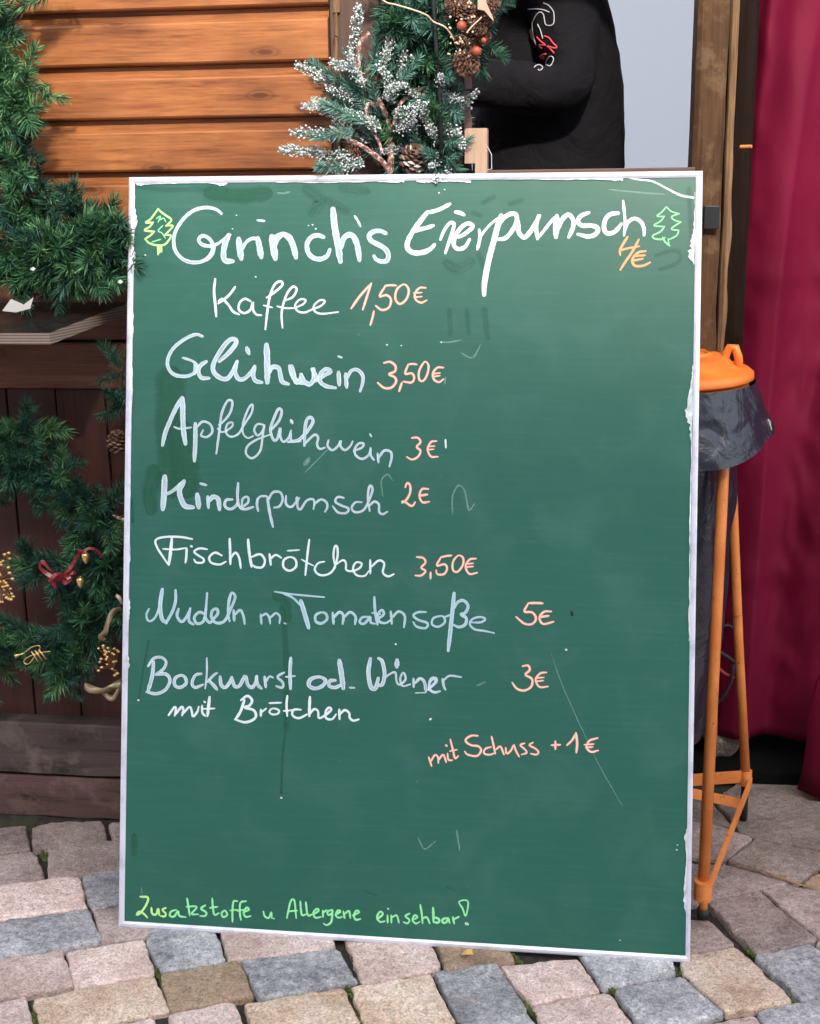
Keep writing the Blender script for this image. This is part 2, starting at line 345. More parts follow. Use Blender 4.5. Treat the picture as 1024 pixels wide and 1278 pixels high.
# ------------------------------------------------------------ ground
GX, GY = (-60, 60), (-60, 60)
ground = link('ground', mesh([(GX[0], GY[0], -.03), (GX[1], GY[0], -.03), (GX[1], GY[1], -.03), (GX[0], GY[1], -.03)], [(0, 1, 2, 3)]), M['far'])
tag(ground, kind='structure')
pav = empty('pavement', (0, 2, 0)); tag(pav, kind='structure')
rg = random.Random(3)
bedv = []; bedf = []; nx, ny = 150, 110; x0, x1, y0, y1 = -2.4, 2.2, .9, 3.6
for j in range(ny+1):
    for i in range(nx+1):
        x = x0+(x1-x0)*i/nx; y = y0+(y1-y0)*j/ny
        z = -.013+.006*noise.noise((x*14, y*14, 0))+.004*noise.noise((x*50, y*50, 3))
        bedv.append((x, y, z))
for j in range(ny):
    for i in range(nx):
        a = j*(nx+1)+i; bedf.append((a, a+1, a+nx+2, a+nx+1))
bed = link('joint_bed', mesh(bedv, bedf, True), M['soil'], pav)
def stone_mesh(poly, z=0.0, seed=0, amp=.0035, seg=5, tilt=(0, 0)):
    r = random.Random(seed); c = Vector((0, 0, 0))
    poly = [Vector((p[0], p[1], 0)) for p in poly]
    for p in poly: c += p
    c /= len(poly)
    # inset (joint) and rounded corners
    out = []
    n = len(poly)
    for i in range(n):
        p0, p1, p2 = poly[i-1], poly[i], poly[(i+1) % n]
        a = p1+(p0-p1).normalized()*min(.005, (p0-p1).length*.2); b = p1+(p2-p1).normalized()*min(.005, (p2-p1).length*.2)
        out.append(a); out.append((a+b)/2*.55+p1*.45); out.append(b)
        L = (p2-p1).length; b2 = p2+(p1-p2).normalized()*min(.005, L*.2)
        k = max(3, int(L/.012))
        for q in range(1, k):
            out.append(b.lerp(b2, q/k))
    res = []
    for i, p in enumerate(out):
        d = (p-c); d.normalize()
        w = noise.noise((p.x*45+seed, p.y*45, seed*1.7))*amp*1.1 + r.uniform(-amp, amp)*.45
        res.append(p+d*w)
    m = len(res); vs = []; fs = []
    zz = lambda p, h: z+h+tilt[0]*(p.x-c.x)+tilt[1]*(p.y-c.y)
    for ring, (ins, h) in enumerate(((-.005, -.05), (-.0036, -.009), (-.0030, -.0045), (-.0018, -.0014), (.0004, -.0001), (.004, .0003), (.016, .0006))):
        for p in res:
            d = (c-p); L = d.length; q = p+d.normalized()*min(ins, L*.6)
            hh = h + (noise.noise((q.x*28, q.y*28, seed)))*(.0028 if ring >= 3 else 0)+noise.noise((q.x*90, q.y*90, seed))*(.0016 if ring >= 1 else 0)
            vs.append((q.x, q.y, zz(q, hh)))
    for k in range(6):
        for i in range(m):
            a = k*m+i; b = k*m+(i+1) % m; fs.append((a, b, b+m, a+m))
    vs.append((c.x, c.y, zz(c, .0025+noise.noise((c.x*28, c.y*28, seed))*.003))); ci = len(vs)-1
    for i in range(m): fs.append((6*m+i, 6*m+(i+1) % m, ci))
    # centre on own origin
    vs = [(v[0]-c.x, v[1]-c.y, v[2]) for v in vs]
    return mesh(vs, fs, True), c
A = (0, 1010, 4.0); B = (240, 1140, 3.657); C_ = (500, 1150, 3.657); D = (744, 1010, 3.657); E_ = (0, 0, 1.0)
def P(o, pts): return [onZ(o[0]+x/o[2], o[1]+y/o[2]) for x, y in pts]
stones = [
 ('s_dim', P(A, [(-260, 120), (122, 82), (150, 200), (-250, 262)])), ('s_dim', P(A, [(163, 96), (245, 68), (505, 55), (535, 150), (172, 194)])),
 ('s_dim', P(A, [(548, 72), (760, 50), (800, 120), (575, 148)])), ('s_dim', P(A, [(-250, 270), (165, 205), (225, 338), (-210, 405)])),
 ('s_dim', P(A, [(245, 192), (620, 156), (640, 290), (400, 322), (252, 336)])), ('s_pink', P(A, [(-260, 420), (255, 345), (392, 330), (432, 486), (-240, 580)])),
 ('s_grey', P(A, [(412, 326), (680, 286), (740, 450), (462, 486)])), ('s_grey', P(A, [(-300, 600), (440, 497), (500, 650), (330, 692), (-280, 770)])),
 ('s_dim', P(A, [(470, 500), (740, 462), (800, 590), (722, 632), (520, 660)])), ('s_pink', P(A, [(-240, 785), (310, 707), (366, 876), (130, 914), (-200, 975)])),
 ('s_pink', P(A, [(338, 706), (712, 646), (770, 818), (376, 884)])), ('s_grey', P(E_, [(185, 1150), (262, 1146), (281, 1199), (202, 1211), (185, 1180)])),
 ('s_buff', P(A, [(172, 945), (762, 832), (845, 1005), (500, 1065), (220, 1120)])), ('s_pink', P(A, [(-120, 985), (125, 945), (168, 1110), (-80, 1150)])),
 ('s_brown', P(E_, [(201, 1217), (296, 1200), (315, 1242), (214, 1262)])), ('s_pink', P(E_, [(272, 1142), (405, 1140), (416, 1180), (405, 1184), (287, 1200)])),
 ('s_grey', P(E_, [(303, 1201), (419, 1184), (445, 1224), (324, 1247)])), ('s_pink', P(E_, [(212, 1268), (290, 1252), (310, 1290), (228, 1305)])),
 ('s_buff', P(E_, [(307, 1254), (427, 1233), (452, 1283), (324, 1300)])), ('s_pink', P(E_, [(425, 1150), (528, 1150), (548, 1207), (454, 1227)])),
 ('s_buff', P(E_, [(441, 1232), (536, 1217), (567, 1274), (462, 1294)])), ('s_brown', P(E_, [(535, 1150), (622, 1152), (640, 1196), (630, 1203), (557, 1208)])),
 ('s_grey', P(E_, [(545, 1214), (619, 1203), (658, 1260), (575, 1273)])), ('s_pink', P(E_, [(627, 1206), (720, 1197), (748, 1235), (665, 1252)])),
 ('s_pink', P(E_, [(667, 1256), (758, 1239), (792, 1280), (690, 1296)])), ('s_grey', P(E_, [(568, 1279), (657, 1263), (674, 1290), (580, 1305)])),
 ('s_grey', P(E_, [(712, 1170), (835, 1170), (842, 1208), (838, 1216), (755, 1231)])), ('s_grey', P(E_, [(768, 1235), (852, 1219), (902, 1264), (809, 1287)])),
 ('s_pink', P(E_, [(840, 1290), (940, 1267), (962, 1300), (870, 1310)])), ('s_buff', P(E_, [(853, 1192), (919, 1182), (988, 1249), (906, 1263), (855, 1213)])),
 ('s_dim', P(E_, [(800, 1150), (882, 1146), (916, 1178), (850, 1190), (820, 1180)])), ('s_dim', P(E_, [(884, 1126), (946, 1114), (1018, 1173), (944, 1189)])),
 ('s_grey', P(E_, [(945, 1193), (1012, 1178), (1066, 1222), (1002, 1248)])), ('s_dim', P(E_, [(850, 1075), (908, 1079), (982, 1102), (908, 1118), (860, 1126)])),
 ('s_dim', P(E_, [(953, 1109), (985, 1103), (1050, 1118), (1070, 1170), (1024, 1170)])), ('s_slab', P(E_, [(911, 1074), (945, 1048), (1032, 1067), (1028, 1077), (998, 1099)])),
 ('s_slab', P(E_, [(925, 1036), (893, 996), (940, 962), (1100, 1000), (1090, 1072), (946, 1045)])), ('s_dim', P(E_, [(845, 1022), (890, 1029), (937, 1045), (906, 1071), (850, 1064)])),
 ('s_brown', P(E_, [(1005, 1101), (1038, 1082), (1080, 1110), (1024, 1113)])), ('s_grey', P(E_, [(946, 1261), (1020, 1247), (1056, 1290), (968, 1304)])),
 ('s_pink', P(E_, [(1020, 1176), (1060, 1165), (1090, 1190), (1058, 1206)])), ('s_slab', P(E_, [(800, 985), (885, 998), (915, 1034), (855, 1020), (800, 1010)])),
]
cent = []
# foreground row just under the frame edge and everywhere out of view: same stretcher grid
e1 = (onZ(445, 1225)-onZ(324, 1247)); e2 = (onZ(419, 1184)-onZ(445, 1224)); e1.z = e2.z = 0
u1, u2 = e1.normalized(), e2.normalized(); org = onZ(324, 1247)
polys = [p for _, p in stones]
def inside(pt, poly):
    c = False; n = len(poly)
    for i in range(n):
        a, b = poly[i], poly[(i+1) % n]
        if (a.y > pt.y) != (b.y > pt.y) and pt.x < (b.x-a.x)*(pt.y-a.y)/(b.y-a.y)+a.x: c = not c
    return c
def collides(q):
    pts = [q[i].lerp(q[(i+1) % 4], t) for i in range(4) for t in (0, .5)]+[(q[0]+q[2])/2]
    for p in polys:
        if any(inside(a, p) for a in pts) or any(inside(b, q) for b in p): return True
    return False
vis_fill = []; far_fill = []
row = .098
for j in range(-22, 26):
    t = -1.9+rg.uniform(-.1, .1); s = j*row
    while t < 2.4:
        L = rg.choice((.10, .13, .15, .19)); g = .005
        q = [org+u1*(t+g)+u2*(s+g), org+u1*(t+L)+u2*(s+g), org+u1*(t+L)+u2*(s+row), org+u1*(t+g)+u2*(s+row)]
        t += L; c = (q[0]+q[2])/2
        if not (-2.3 < c.x < 2.1 and 1.0 < c.y < 3.5): continue
        X, Y, z = px_of((c.x, c.y, 0))
        infr = z > 0 and -25 < X < 1049 and Y < 1300
        hidden = 175 < X < 835 and Y < 1150
        if infr and not hidden: continue
        if collides([Vector((a.x, a.y, 0)) for a in q]): continue
        d = (c-Vector((-.2, 2, 0))).length
        (vis_fill if len(vis_fill) < 200 and d < 1.2 else far_fill).append(q)
seed = 1
for k, (mn, p) in enumerate(stones):
    seed += 1; me, c = stone_mesh(p, rg.uniform(-.001, .002), seed, tilt=(rg.uniform(-.02, .02), rg.uniform(-.02, .02)))
    o = link('cobblestone', me, M[mn], pav); o.location = c
for q in vis_fill:
    seed += 1; me, c = stone_mesh(q, rg.uniform(-.002, .002), seed)
    o = link('cobblestone', me, M[rg.choice(('s_pink', 's_buff', 's_grey', 's_pink', 's_dim'))], pav); o.location = c
vs, fs = [], []
for q in far_fill:
    seed += 1; me, c = stone_mesh(q, 0, seed); b = len(vs)
    vs += [(v.co.x+c.x, v.co.y+c.y, v.co.z) for v in me.vertices]; fs += [tuple(i+b for i in p.vertices) for p in me.polygons]
    bpy.data.meshes.remove(me)
if vs: tag(link('outer_cobbles', mesh(vs, fs, True), M['s_pink'], pav), kind='stuff')
# moss tufts in the joints
mb = MB(); rm = random.Random(9)
spots = [(47, 1262, 7), (44, 1275, 6), (196, 1213, 5), (203, 1228, 4), (430, 1262, 6), (438, 1240, 5), (448, 1272, 6), (447, 1228, 4), (500, 1218, 3), (645, 1197, 5), (652, 1252, 4), (663, 1262, 4), (845, 1213, 8), (765, 1236, 5), (776, 1247, 4), (930, 1196, 4), (960, 1225, 4), (990, 1250, 4), (288, 1187, 4), (445, 1200, 5), (820, 1232, 3), (936, 1188, 4), (1018, 1075, 5), (55, 1068, 6), (61, 1055, 5), (1000, 1262, 4), (945, 1178, 3)]
for x, y, r in spots:
    c = onZ(x, y, -.006); R = r*.0013
    for k in range(110):
        a = rm.uniform(0, 6.28); d = R*math.sqrt(rm.random())*1.5; h = rm.uniform(.0008, .0026)
        p = c+u2*(d*math.cos(a)*2.2)+u1*(d*math.sin(a)*.5)+Vector((0, 0, rm.uniform(-.004, .002)))
        mb.ball(p, h, 5, 4, (1, 1, .8))
tag(mb.build('moss', M['moss'], pav, True), kind='stuff')
# small litter
lf = onZ(583, 1190, .008)
o = MB(); o.add([lf+Vector(v) for v in ((-.010, -.005, 0), (0, -.009, .004), (.011, -.003, .001), (.008, .006, .006), (-.004, .007, .002), (0, 0, .009))], [(0, 1, 5), (1, 2, 5), (2, 3, 5), (3, 4, 5), (4, 0, 5), (4, 3, 2, 1, 0)])
tag(o.build('fallen_leaf', M['leaf']), 'small yellow-brown dry leaf lying against the board bottom edge', 'leaf')
o = MB(); o.tube([onZ(x, y, .006+.001*i) for i, (x, y) in enumerate(((958, 1089), (968, 1094), (982, 1098), (995, 1103), (1006, 1106)))], [.0015, .0022, .002, .0024, .001], 6)
tag(o.build('fallen_twig', M['twig'], None, True), 'thin pale orange twig lying in the joint beside the bin stand', 'twig')
o = MB(); o.tube([onZ(500+x/3.657, 1150+y/3.657, .0045) for x, y in ((240, 343), (262, 352), (290, 360), (320, 366), (352, 371))], .0006, 5)
tag(o.build('pine_needle', M['twig']), 'single dark pine needle lying on the grey square cobble', 'needle')

# ------------------------------------------------------------ hut (market stall) behind the board, front faces along X
YH = 2.42
hut = empty('market_stall', (-.9, YH, 0), 'wooden market stall with varnished plank front behind the green menu board', 'stall')
def plank(name, x0, x1, z0, z1, y, mat_, parent, rab=.0, th=.02, seed=0):
    r = random.Random(seed); vs = []; fs = []; n = 14
    prof = [(0, z0+.001), (-.0025, z0+.004), (-.0025, z1-rab-.004), (0, z1-rab)] if not rab else [(.0, z0+.001), (-.014, z0+.003), (-.0165, z0+.006), (-.0165, z1-rab-.004), (-.0145, z1-rab-.001), (.0, z1-rab+.004), (.0, z1)]
    prof = prof+[(th, prof[-1][1]), (th, prof[0][1])]; m = len(prof)
    for i in range(n+1):
        x = x0+(x1-x0)*i/n
        wz = .0012*noise.noise((x*5+seed, seed, 0)); wy = .001*noise.noise((x*4, seed*3, 1))
        for (py_, pz) in prof: vs.append((x, y+py_+wy, pz+wz))
    for i in range(n):
        for k in range(m):
            a = i*m+k; b = i*m+(k+1) % m; fs.append((a, a+m, b+m, b))
    fs.append(tuple(range(m))); fs.append(tuple(range(n*m+m-1, n*m-1, -1)))
    c = Vector(((x0+x1)/2, y, (z0+z1)/2)); me = mesh([Vector(v)-c for v in vs], fs)
    o = link(name, me, mat_, parent); o.location = c; return o
XR = onY(413, 120, YH).x; pitch_z = onY(240, 84, YH).z-onY(240, 151.5, YH).z
ztop = onY(240, 81, YH).z
k = 0
for i in range(-4, 4):
    z1 = ztop-i*pitch_z; z0 = z1-pitch_z
    if i >= 4: break
    plank('wall_plank', -2.3, XR+random.uniform(-.002, .002), z0, z1, YH+.014, M['plank'], hut, rab=.021, seed=i+20); k += 1
zlow = ztop-4*pitch_z
# backing so no light leaks through the joints
bk = MB(); bk.box(-2.3, XR, YH+.036, YH+.05, 0.02, ztop+4*pitch_z+.01); bk.build('backing_panel', M['board_v'], hut)
z485 = onY(80, 486, YH).z; z430 = onY(80, 428, YH).z; z900 = onY(75, 903, YH+.02).z
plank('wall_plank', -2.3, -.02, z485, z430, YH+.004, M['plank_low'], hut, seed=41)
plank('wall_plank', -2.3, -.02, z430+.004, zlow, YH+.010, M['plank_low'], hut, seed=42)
# lower vertical boards: joints seen at x = 48 and 105 px
xs = [onY(48, 880, YH+.03).x, onY(105, 880, YH+.03).x]; wv = xs[1]-xs[0]
for i in range(-12, 13):
    a = xs[0]+wv*i*1.0
    v = MB(); v.box(-wv/2+.0018, wv/2-.0018, -.008, .01, -(z485-.002-z900+.03)/2, (z485-.002-z900+.03)/2, .0008)
    o = v.build('vertical_board', M['board_v'], hut, bevel=.002); o.location = (a+wv/2, YH+.022+random.uniform(0, .003), (z485-.002+z900-.03)/2)
def rough_beam(z0, z1, y0, y1, mat_, seed):
    vs = []; fs = []; n = 60; x0, x1 = -2.3, .25
    for i in range(n+1):
        x = x0+(x1-x0)*i/n; e = .004*noise.noise((x*7, seed, 0))+.003*noise.noise((x*23, seed, 2)); t = .002*noise.noise((x*9, seed, 5))
        for y, z in ((y0, z0+e), (y0, z0+(z1-z0)*.5), (y0, z1-.004+t), (y0+.004, z1+t), (y1, z1), (y1, z0)): vs.append((x, y+.001*noise.noise((x*6, z*20, seed)), z))
    for i in range(n):
        for k in range(6): a = i*6+k; b = i*6+(k+1) % 6; fs.append((a, a+6, b+6, b))
    fs += [tuple(range(6)), tuple(range(n*6+5, n*6-1, -1))]
    c = Vector((-1, y0, (z0+z1)/2)); o = link('base_beam', mesh([Vector(v)-c for v in vs], fs), mat_, hut); o.location = c
YB = YH-.03
rough_beam(onY(75, 966, YB).z, onY(75, 904, YB).z, YB, YH+.03, M['beam'], 1)
rough_beam(onY(75, 1019, YB+.008).z, onY(75, 970, YB+.008).z, YB+.008, YH+.03, M['beam_low'], 2)
# stall underside / back and inside
ib = MB(); ib.box(-2.3, .6, 3.42, 3.424, .95, 2.6); o = ib.build('inner_wall', M['diffuser'], hut)  # made translucent so the sky behind brightens this wall
ib = MB(); ib.box(-.6, .5, 2.95, 2.98, .0, .95); ib.build('rear_panel', M['board_v'], hut)
ib = MB(); ib.box(.02, 1.9, 3.0, 3.02, .0, .95); tag(ib.build('shade_panel', M['mat']), 'black panel added behind the crimson curtain to stand in for deep shade', 'panel')  # black sheet stands in for the shade below and behind the curtain
fl = MB(); fl.box(-2.3, -.62, YH+.06, 3.42, .18, .22); fl.build('stall_floor', M['board_v'], hut)
sd = MB(); sd.box(-2.33, -2.3, YH+.06, 3.45, 0.02, 2.6); sd.build('side_wall', M['board_v'], hut)
xs_ = onY(893, 300, 2.60).x; sd = MB(); sd.box(xs_+.05, xs_+.07, 2.70, 3.41, .95, 2.6); sd.build('side_wall', M['board_v'], hut)
rf = MB(); rf.box(-2.4, .39, YH-.02, 3.5, 2.602, 2.606); rf.build('diffuser_roof', M['diffuser'], hut)  # unseen roof added to hold off the sun and pass soft light inside
hd = MB(); hd.box(XR+.12, .345, YH+.021, YH+.049, 1.86, 2.60); hd.build('sun_block_board', M['board_v'], hut)  # unseen board added to keep direct sun off the inner wall
# corner post right of the planks
p0 = onY(415, 100, YH).x; p1 = onY(475, 100, YH).x
cp = MB(); cp.box(-(p1-p0)/2, (p1-p0)/2, -.02, .035, -1.25, 1.3); o = cp.build('corner_post', M['post'], hut, bevel=.003); o.location = ((p0+p1)/2, YH+.012, 1.31)
es = MB(); 
rr = random.Random(4); ex = onY(416, 60, YH-.01).x
for i in range(26):
    z = 1.28+i*.04; wdt = rr.uniform(.003, .013)
    es.box(ex+rr.uniform(0, .004), ex+wdt+.004, YH-.0125, YH-.007, z, z+.038, .0015)
es.build('bark_strip', M['rim_wood'], hut)
# wall between post and opening, hidden by the fir garland, and parapet below the opening
zs = onY(800, 210, YH+.05).z
pr = MB(); pr.box(p1+.001, onY(545, 100, YH+.03).x, YH+.02, YH+.05, 0.55, 1.859); pr.build('jamb_board', M['board_v'], hut)
sp_ = MB(); sp_.box(onY(545, 100, YH+.03).x+.001, onY(868, 100, YH+.05).x, YH+.02, YH+.05, .2, zs-.02); sp_.build('parapet_panel', M['darkwood'], hut)
sill = MB(); sill.box(onY(560, 210, YH).x, onY(868, 210, YH).x-.002, YH-.02, YH+.12, zs-.018, zs); sill.build('counter_sill', M['darkwood'], hut, bevel=.002)
# small side wall of dark weatherboards, angled out next to the opening
a0 = onY(538, 120, 2.56); a1 = onY(583, 120, 2.40)
dirv = Vector((a1.x-a0.x, a1.y-a0.y, 0)); Ls = dirv.length; dirv.normalize(); ang = math.atan2(dirv.y, dirv.x)
shp = empty('side_shutter', (a0.x, a0.y, 0), 'narrow dark brown weatherboard shutter beside the serving opening', 'shutter')
for i in range(13):
    b = MB(); b.box(0, Ls, -.008, .008, -.0365, .0365, .0006); o = b.build('shutter_board', M['darkwood'], None, bevel=.002)
    o.parent = shp; o.location = (0, .004*(i % 2), 1.12+i*.076); o.rotation_euler = (0.08, 0, ang)
# right post of the opening
def rough_post(name, xa, xb, yf, mat_, parent, z0, z1, depth=.09, amp=.004, seed=0, seg=40):
    vs = []; fs = []; n = seg; prof = [(0, 0), (.15, -.006), (.5, -.008), (.85, -.005), (1, .003), (1, depth), (0, depth)]
    for i in range(n+1):
        z = z0+(z1-z0)*i/n
        for k, (u, d) in enumerate(prof):
            x = xa+(xb-xa)*u + (amp*noise.noise((z*9, seed, k*.1)) if u >= .99 else amp*.25*noise.noise((z*6, seed+9, k)))
            vs.append((x, yf+d+.002*noise.noise((z*11, u*4, seed)), z))
    m = len(prof)
    for i in range(n):
        for k in range(m): a = i*m+k; b = i*m+(k+1) % m; fs.append((a, b, b+m, a+m))
    fs += [tuple(range(m-1, -1, -1)), tuple(range(n*m, n*m+m))]
    c = Vector(((xa+xb)/2, yf, (z0+z1)/2)); o = link(name, mesh([Vector(v)-c for v in vs], fs), mat_, parent); o.location = c; return o
YP = 2.46
rough_post('door_post', onY(868, 100, YP).x, onY(908, 100, YP).x, YP, M['old_post'], hut, .52, 2.7, seed=1)
rough_post('split_edge', onY(909, 100, YP+.01).x, onY(921, 100, YP+.01).x, YP+.012, M['rim_wood'], hut, .53, 2.7, .05, .009, seed=5, seg=110)
rough_post('gap_shade_strip', onY(906, 300, 2.64).x, onY(934, 300, 2.64).x, 2.64, M['gap_dark'], hut, .5, 2.7, .04, .002, seed=8)  # dark strip added as the shade between door post and curtain
lt = MB(); c = onY(887, 272, YP-.02); lt.box(c.x-.012, c.x+.016, YP-.022, YP-.008, c.z-.02, c.z+.022); lt.box(c.x-.02, c.x-.012, YP-.016, YP-.010, c.z-.008, c.z+.006)
lt.build('latch', M['blackm'], hut, bevel=.002)
c = onY(933, 183, YP-.0); sc_ = MB(); sc_.tube([(c.x-.012, YP+.0, c.z), (c.x+.006, YP-.012, c.z)], .003, 8); sc_.build('screw', M['ostee'], hut)

# ------------------------------------------------------------ fold-out counter shelf on the left
f0 = onY(62, 416, 2.15); f1 = onY(157, 380, 2.40); fl_ = onY(-330, 416, 2.15)
T_ = .0195
top = [f0, f1, Vector((f1.x-.002, 2.412, f1.z+.002)), Vector((-1.9, 2.412, f1.z+.002)), Vector((-1.9, 2.15, f0.z+.004))]
vs = top+[v-Vector((0, 0, T_)) for v in top]; n = 5
c0 = Vector((-1.1, 2.3, 1.06))
shelf = empty('counter_shelf', c0, 'dark plywood counter shelf with chamfered end under the fir garland', 'shelf')
edge = mesh([v for v in vs], [tuple(range(n-1, -1, -1))[::-1]]+[(i, (i+1) % n, n+(i+1) % n, n+i) for i in range(n)]+[tuple(range(n, 2*n))])
o = link('shelf_core', edge, M['ply'], shelf)
tp = [v+Vector((0, 0, .0012)) for v in top]; tp[0] += Vector((-.001, .001, 0)); tp[4] += Vector((0, .001, 0)); tp[1] += Vector((-.002, 0, 0))
o = link('shelf_top', mesh([v for v in tp]+[v-Vector((0, 0, .001)) for v in tp], [(0, 1, 2, 3, 4)]+[(i, n+i, n+(i+1) % n, (i+1) % n) for i in range(n)]), M['shelf'], shelf)
br = MB(); br.box(-1.25, -1.22, 2.2, 2.40, .98, 1.035); br.box(-1.25, -1.22, 2.37, 2.40, .84, .98); br.build('bracket', M['blackm'], shelf)
# paper scraps
pp = MB(); a = lambda x, y, h=0: onY(x, y, 2.19)+Vector((0, 0, h))
pp.add([a(3, 388), a(20, 390), a(38, 385), a(42, 371), a(30, 380), a(14, 373)], [(0, 1, 4, 5), (1, 2, 3, 4), (5, 4, 1, 0)][:2])
pp.add([a(3, 388)+Vector((0, .02, .002)), a(20, 390)+Vector((0, .025, .002)), a(38, 385)+Vector((0, .02, .003))], [(0, 1, 2)])
tag(pp.build('paper_scrap', M['paper']), 'crumpled white paper scrap lying at the left end of the shelf', 'paper')
for (x, y), lab in (((150, 352), 'small frosted paper bit caught in garland next to the board edge'), ((41, 336), 'tiny white petal caught high in the garland above the shelf')):
    q = MB(); c = onY(x, y, 2.22); q.add([c+Vector(v) for v in ((-.005, 0, -.0015), (.002, -.002, -.003), (.006, .0, .001), (.001, .0015, .004), (-.003, -.0015, .002))], [(0, 1, 4), (1, 3, 4), (1, 2, 3)])
    tag(q.build('paper_scrap', M['paper']), lab, 'paper')

# ------------------------------------------------------------ wood block and rod behind the board
c = onY(594, 185, 2.37)
wb = empty('wood_block', (c.x, 2.37, c.z-.05), 'pale wooden block standing behind the board top edge', 'block')
q = MB(); xl, xm, xr_ = onY(580, 180, 2.36).x, onY(593, 180, 2.36).x, onY(608, 180, 2.36).x
zt, zm, zb = onY(594, 160, 2.36).z, onY(594, 204, 2.36).z, onY(594, 250, 2.36).z
q.add([(xl, 2.36, zm), (xm, 2.36, zm), (xm, 2.36, zb), (xr_, 2.36, zb), (xr_, 2.36, zt), (xl+.003, 2.36, zt), (xl, 2.36, zt-.004)]+[(xl, 2.40, zm), (xm, 2.40, zm), (xm, 2.40, zb), (xr_, 2.40, zb), (xr_, 2.40, zt), (xl+.003, 2.40, zt), (xl, 2.40, zt-.004)],
      [(0, 1, 2, 3, 4, 5, 6), (13, 12, 11, 10, 9, 8, 7)]+[(i, 7+i, 7+(i+1) % 7, (i+1) % 7) for i in range(7)]); q.build('block_body', M['block'], wb, bevel=.001)
q = MB(); y = 2.362; q.tube([(xr_, y, onY(0, 193, y).z), (xr_+.008, y, onY(615, 193, y).z), (xr_+.0085, y, onY(615, 211, y).z), (xr_-.001, y, onY(609, 212, y).z)], .0008, 6); q.build('wire_hook', M['alu'], wb)
q = MB(); q.tube([onY(553, 230, 2.335), onY(549, 120, 2.325), onY(541, 0, 2.315), onY(536, -80, 2.31)], .0040, 10)
tag(q.build('black_rod', M['blackm'], None, True), 'thin black metal rod standing up through the fir spray', 'rod')
q = MB(); q.tube(catmull([onY(x, y, Y) for x, y, Y in ((455, -30, 2.30), (478, 0, 2.29), (495, 6, 2.28), (515, 12, 2.28), (533, 19, 2.29), (541, 27, 2.30), (556, 34, 2.30), (566, 48, 2.31), (572, 62, 2.31))]), .0014, 6)
tag(q.build('light_cable', M['cream'], None, True), 'pale thin cable looping past the black rod', 'cable')

# ------------------------------------------------------------ unseen house added behind the viewer, shaped for the shade and the reflections
HB = 13.0; eave = 1.27+(HB+2.42)*math.tan(SUN_EL)/math.cos(SUN_AZ)
house = empty('shade_house', (0, -HB, 0), 'plain unseen house added behind the viewer to shade the lower scene', 'house')
q = MB(); q.box(-22, 22, -HB-8, -HB, 0, eave); q.build('wall', M['render'], house)
q = MB(); q.add([(-22.3, -HB+.0, eave), (22.3, -HB+.0, eave), (22.3, -HB-4, eave+2.2), (-22.3, -HB-4, eave+2.2), (22.3, -HB-8, eave), (-22.3, -HB-8, eave)], [(0, 1, 2, 3), (3, 2, 4, 5), (1, 4, 2), (0, 3, 5)]); q.build('roof', M['roof'], house)
wm = None
for fl2 in range(3):
    for i in range(-6, 7):
        if wm is None:
            q = MB(); q.box(-.65, .65, -.02, .03, -.9, .9); wm = q.build('window', M['whitep'], house); g_ = MB(); g_.box(-.55, .55, .031, .04, -.8, .8); gm = g_.build('pane', M['glass'], wm); wo, go = wm, gm
            gm.matrix_parent_inverse = Matrix()
        else:
            wo = wm.copy(); COL.objects.link(wo); go = gm.copy(); COL.objects.link(go); go.parent = wo
        wo.location = (i*3.2, -HB+.01, 2.0+fl2*3.2)

# ------------------------------------------------------------ menu board
LEAN = 0.24326927; BL = Vector((-.801021, 1.98245, 0)); BR_ = Vector((1, 0, 0)); BU = Vector((0, math.sin(LEAN), math.cos(LEAN))); BN = BR_.cross(BU)
def onB(x, y, off=0.0):
    """photo position -> point on the board's own plane (off = metres in front of the frame face)"""
    d = ray(x, y); p = BL+BN*off; t = (p-CO).dot(BN)/d.dot(BN); q = CO+d*t; return q
def st(p): q = p-BL; return Vector((q.dot(BR_), q.dot(BU), 0))
def from_st(s, t, off): return BL+BR_*s+BU*t+BN*off
board = empty('menu_board', (BL.x+.5, BL.y+.05, 0), 'large green chalkboard menu in a thin aluminium frame leaning on the stall', 'menu board')
oc = [st(onB(*c)) for c in ((161, 221), (877.5, 213), (861.5, 1202), (148, 1157))]     # outer corners TL TR BR BL
ic = [st(onB(*c)) for c in ((168, 229), (869, 221), (856, 1193.5), (155, 1150))]
def rail(i, j, nm='frame_rail'):
    q = MB(); a, b, c, d = oc[i], oc[j], ic[j], ic[i]; rim = .0022
    m1 = a.lerp(d, .22); m2 = b.lerp(c, .22); m3 = a.lerp(d, .62); m4 = b.lerp(c, .62)
    F = lambda p, o: from_st(p.x, p.y, o)
    rows = [(a, b, -.016), (a, b, -.0014), (m1, m2, 0), (m3, m4, 0.0002), (d, c, -.0016), (d, c, -.0045)]
    vs = []
    for p, r, o in rows: vs += [F(p, o), F(r, o)]
    vs += [F(d, -.016), F(c, -.016)]
    n = len(vs)//2; fs = [(2*k, 2*k+1, 2*k+3, 2*k+2) for k in range(n-1)]+[(2*n-2, 2*n-1, 1, 0)]
    fs += [tuple(range(0, 2*n, 2)), tuple(range(2*n-1, 0, -2))]
    q.add(vs, fs); return q.build(nm, M['alu'], board)
rail(0, 1); rail(1, 2); rail(2, 3); rail(3, 0)
PO = -.003
q = [from_st(p.x, p.y, PO) for p in (oc[3].lerp(ic[3], .5), oc[2].lerp(ic[2], .5), oc[1].lerp(ic[1], .5), oc[0].lerp(ic[0], .5))]
bv = q+[v-BN*.010 for v in q]
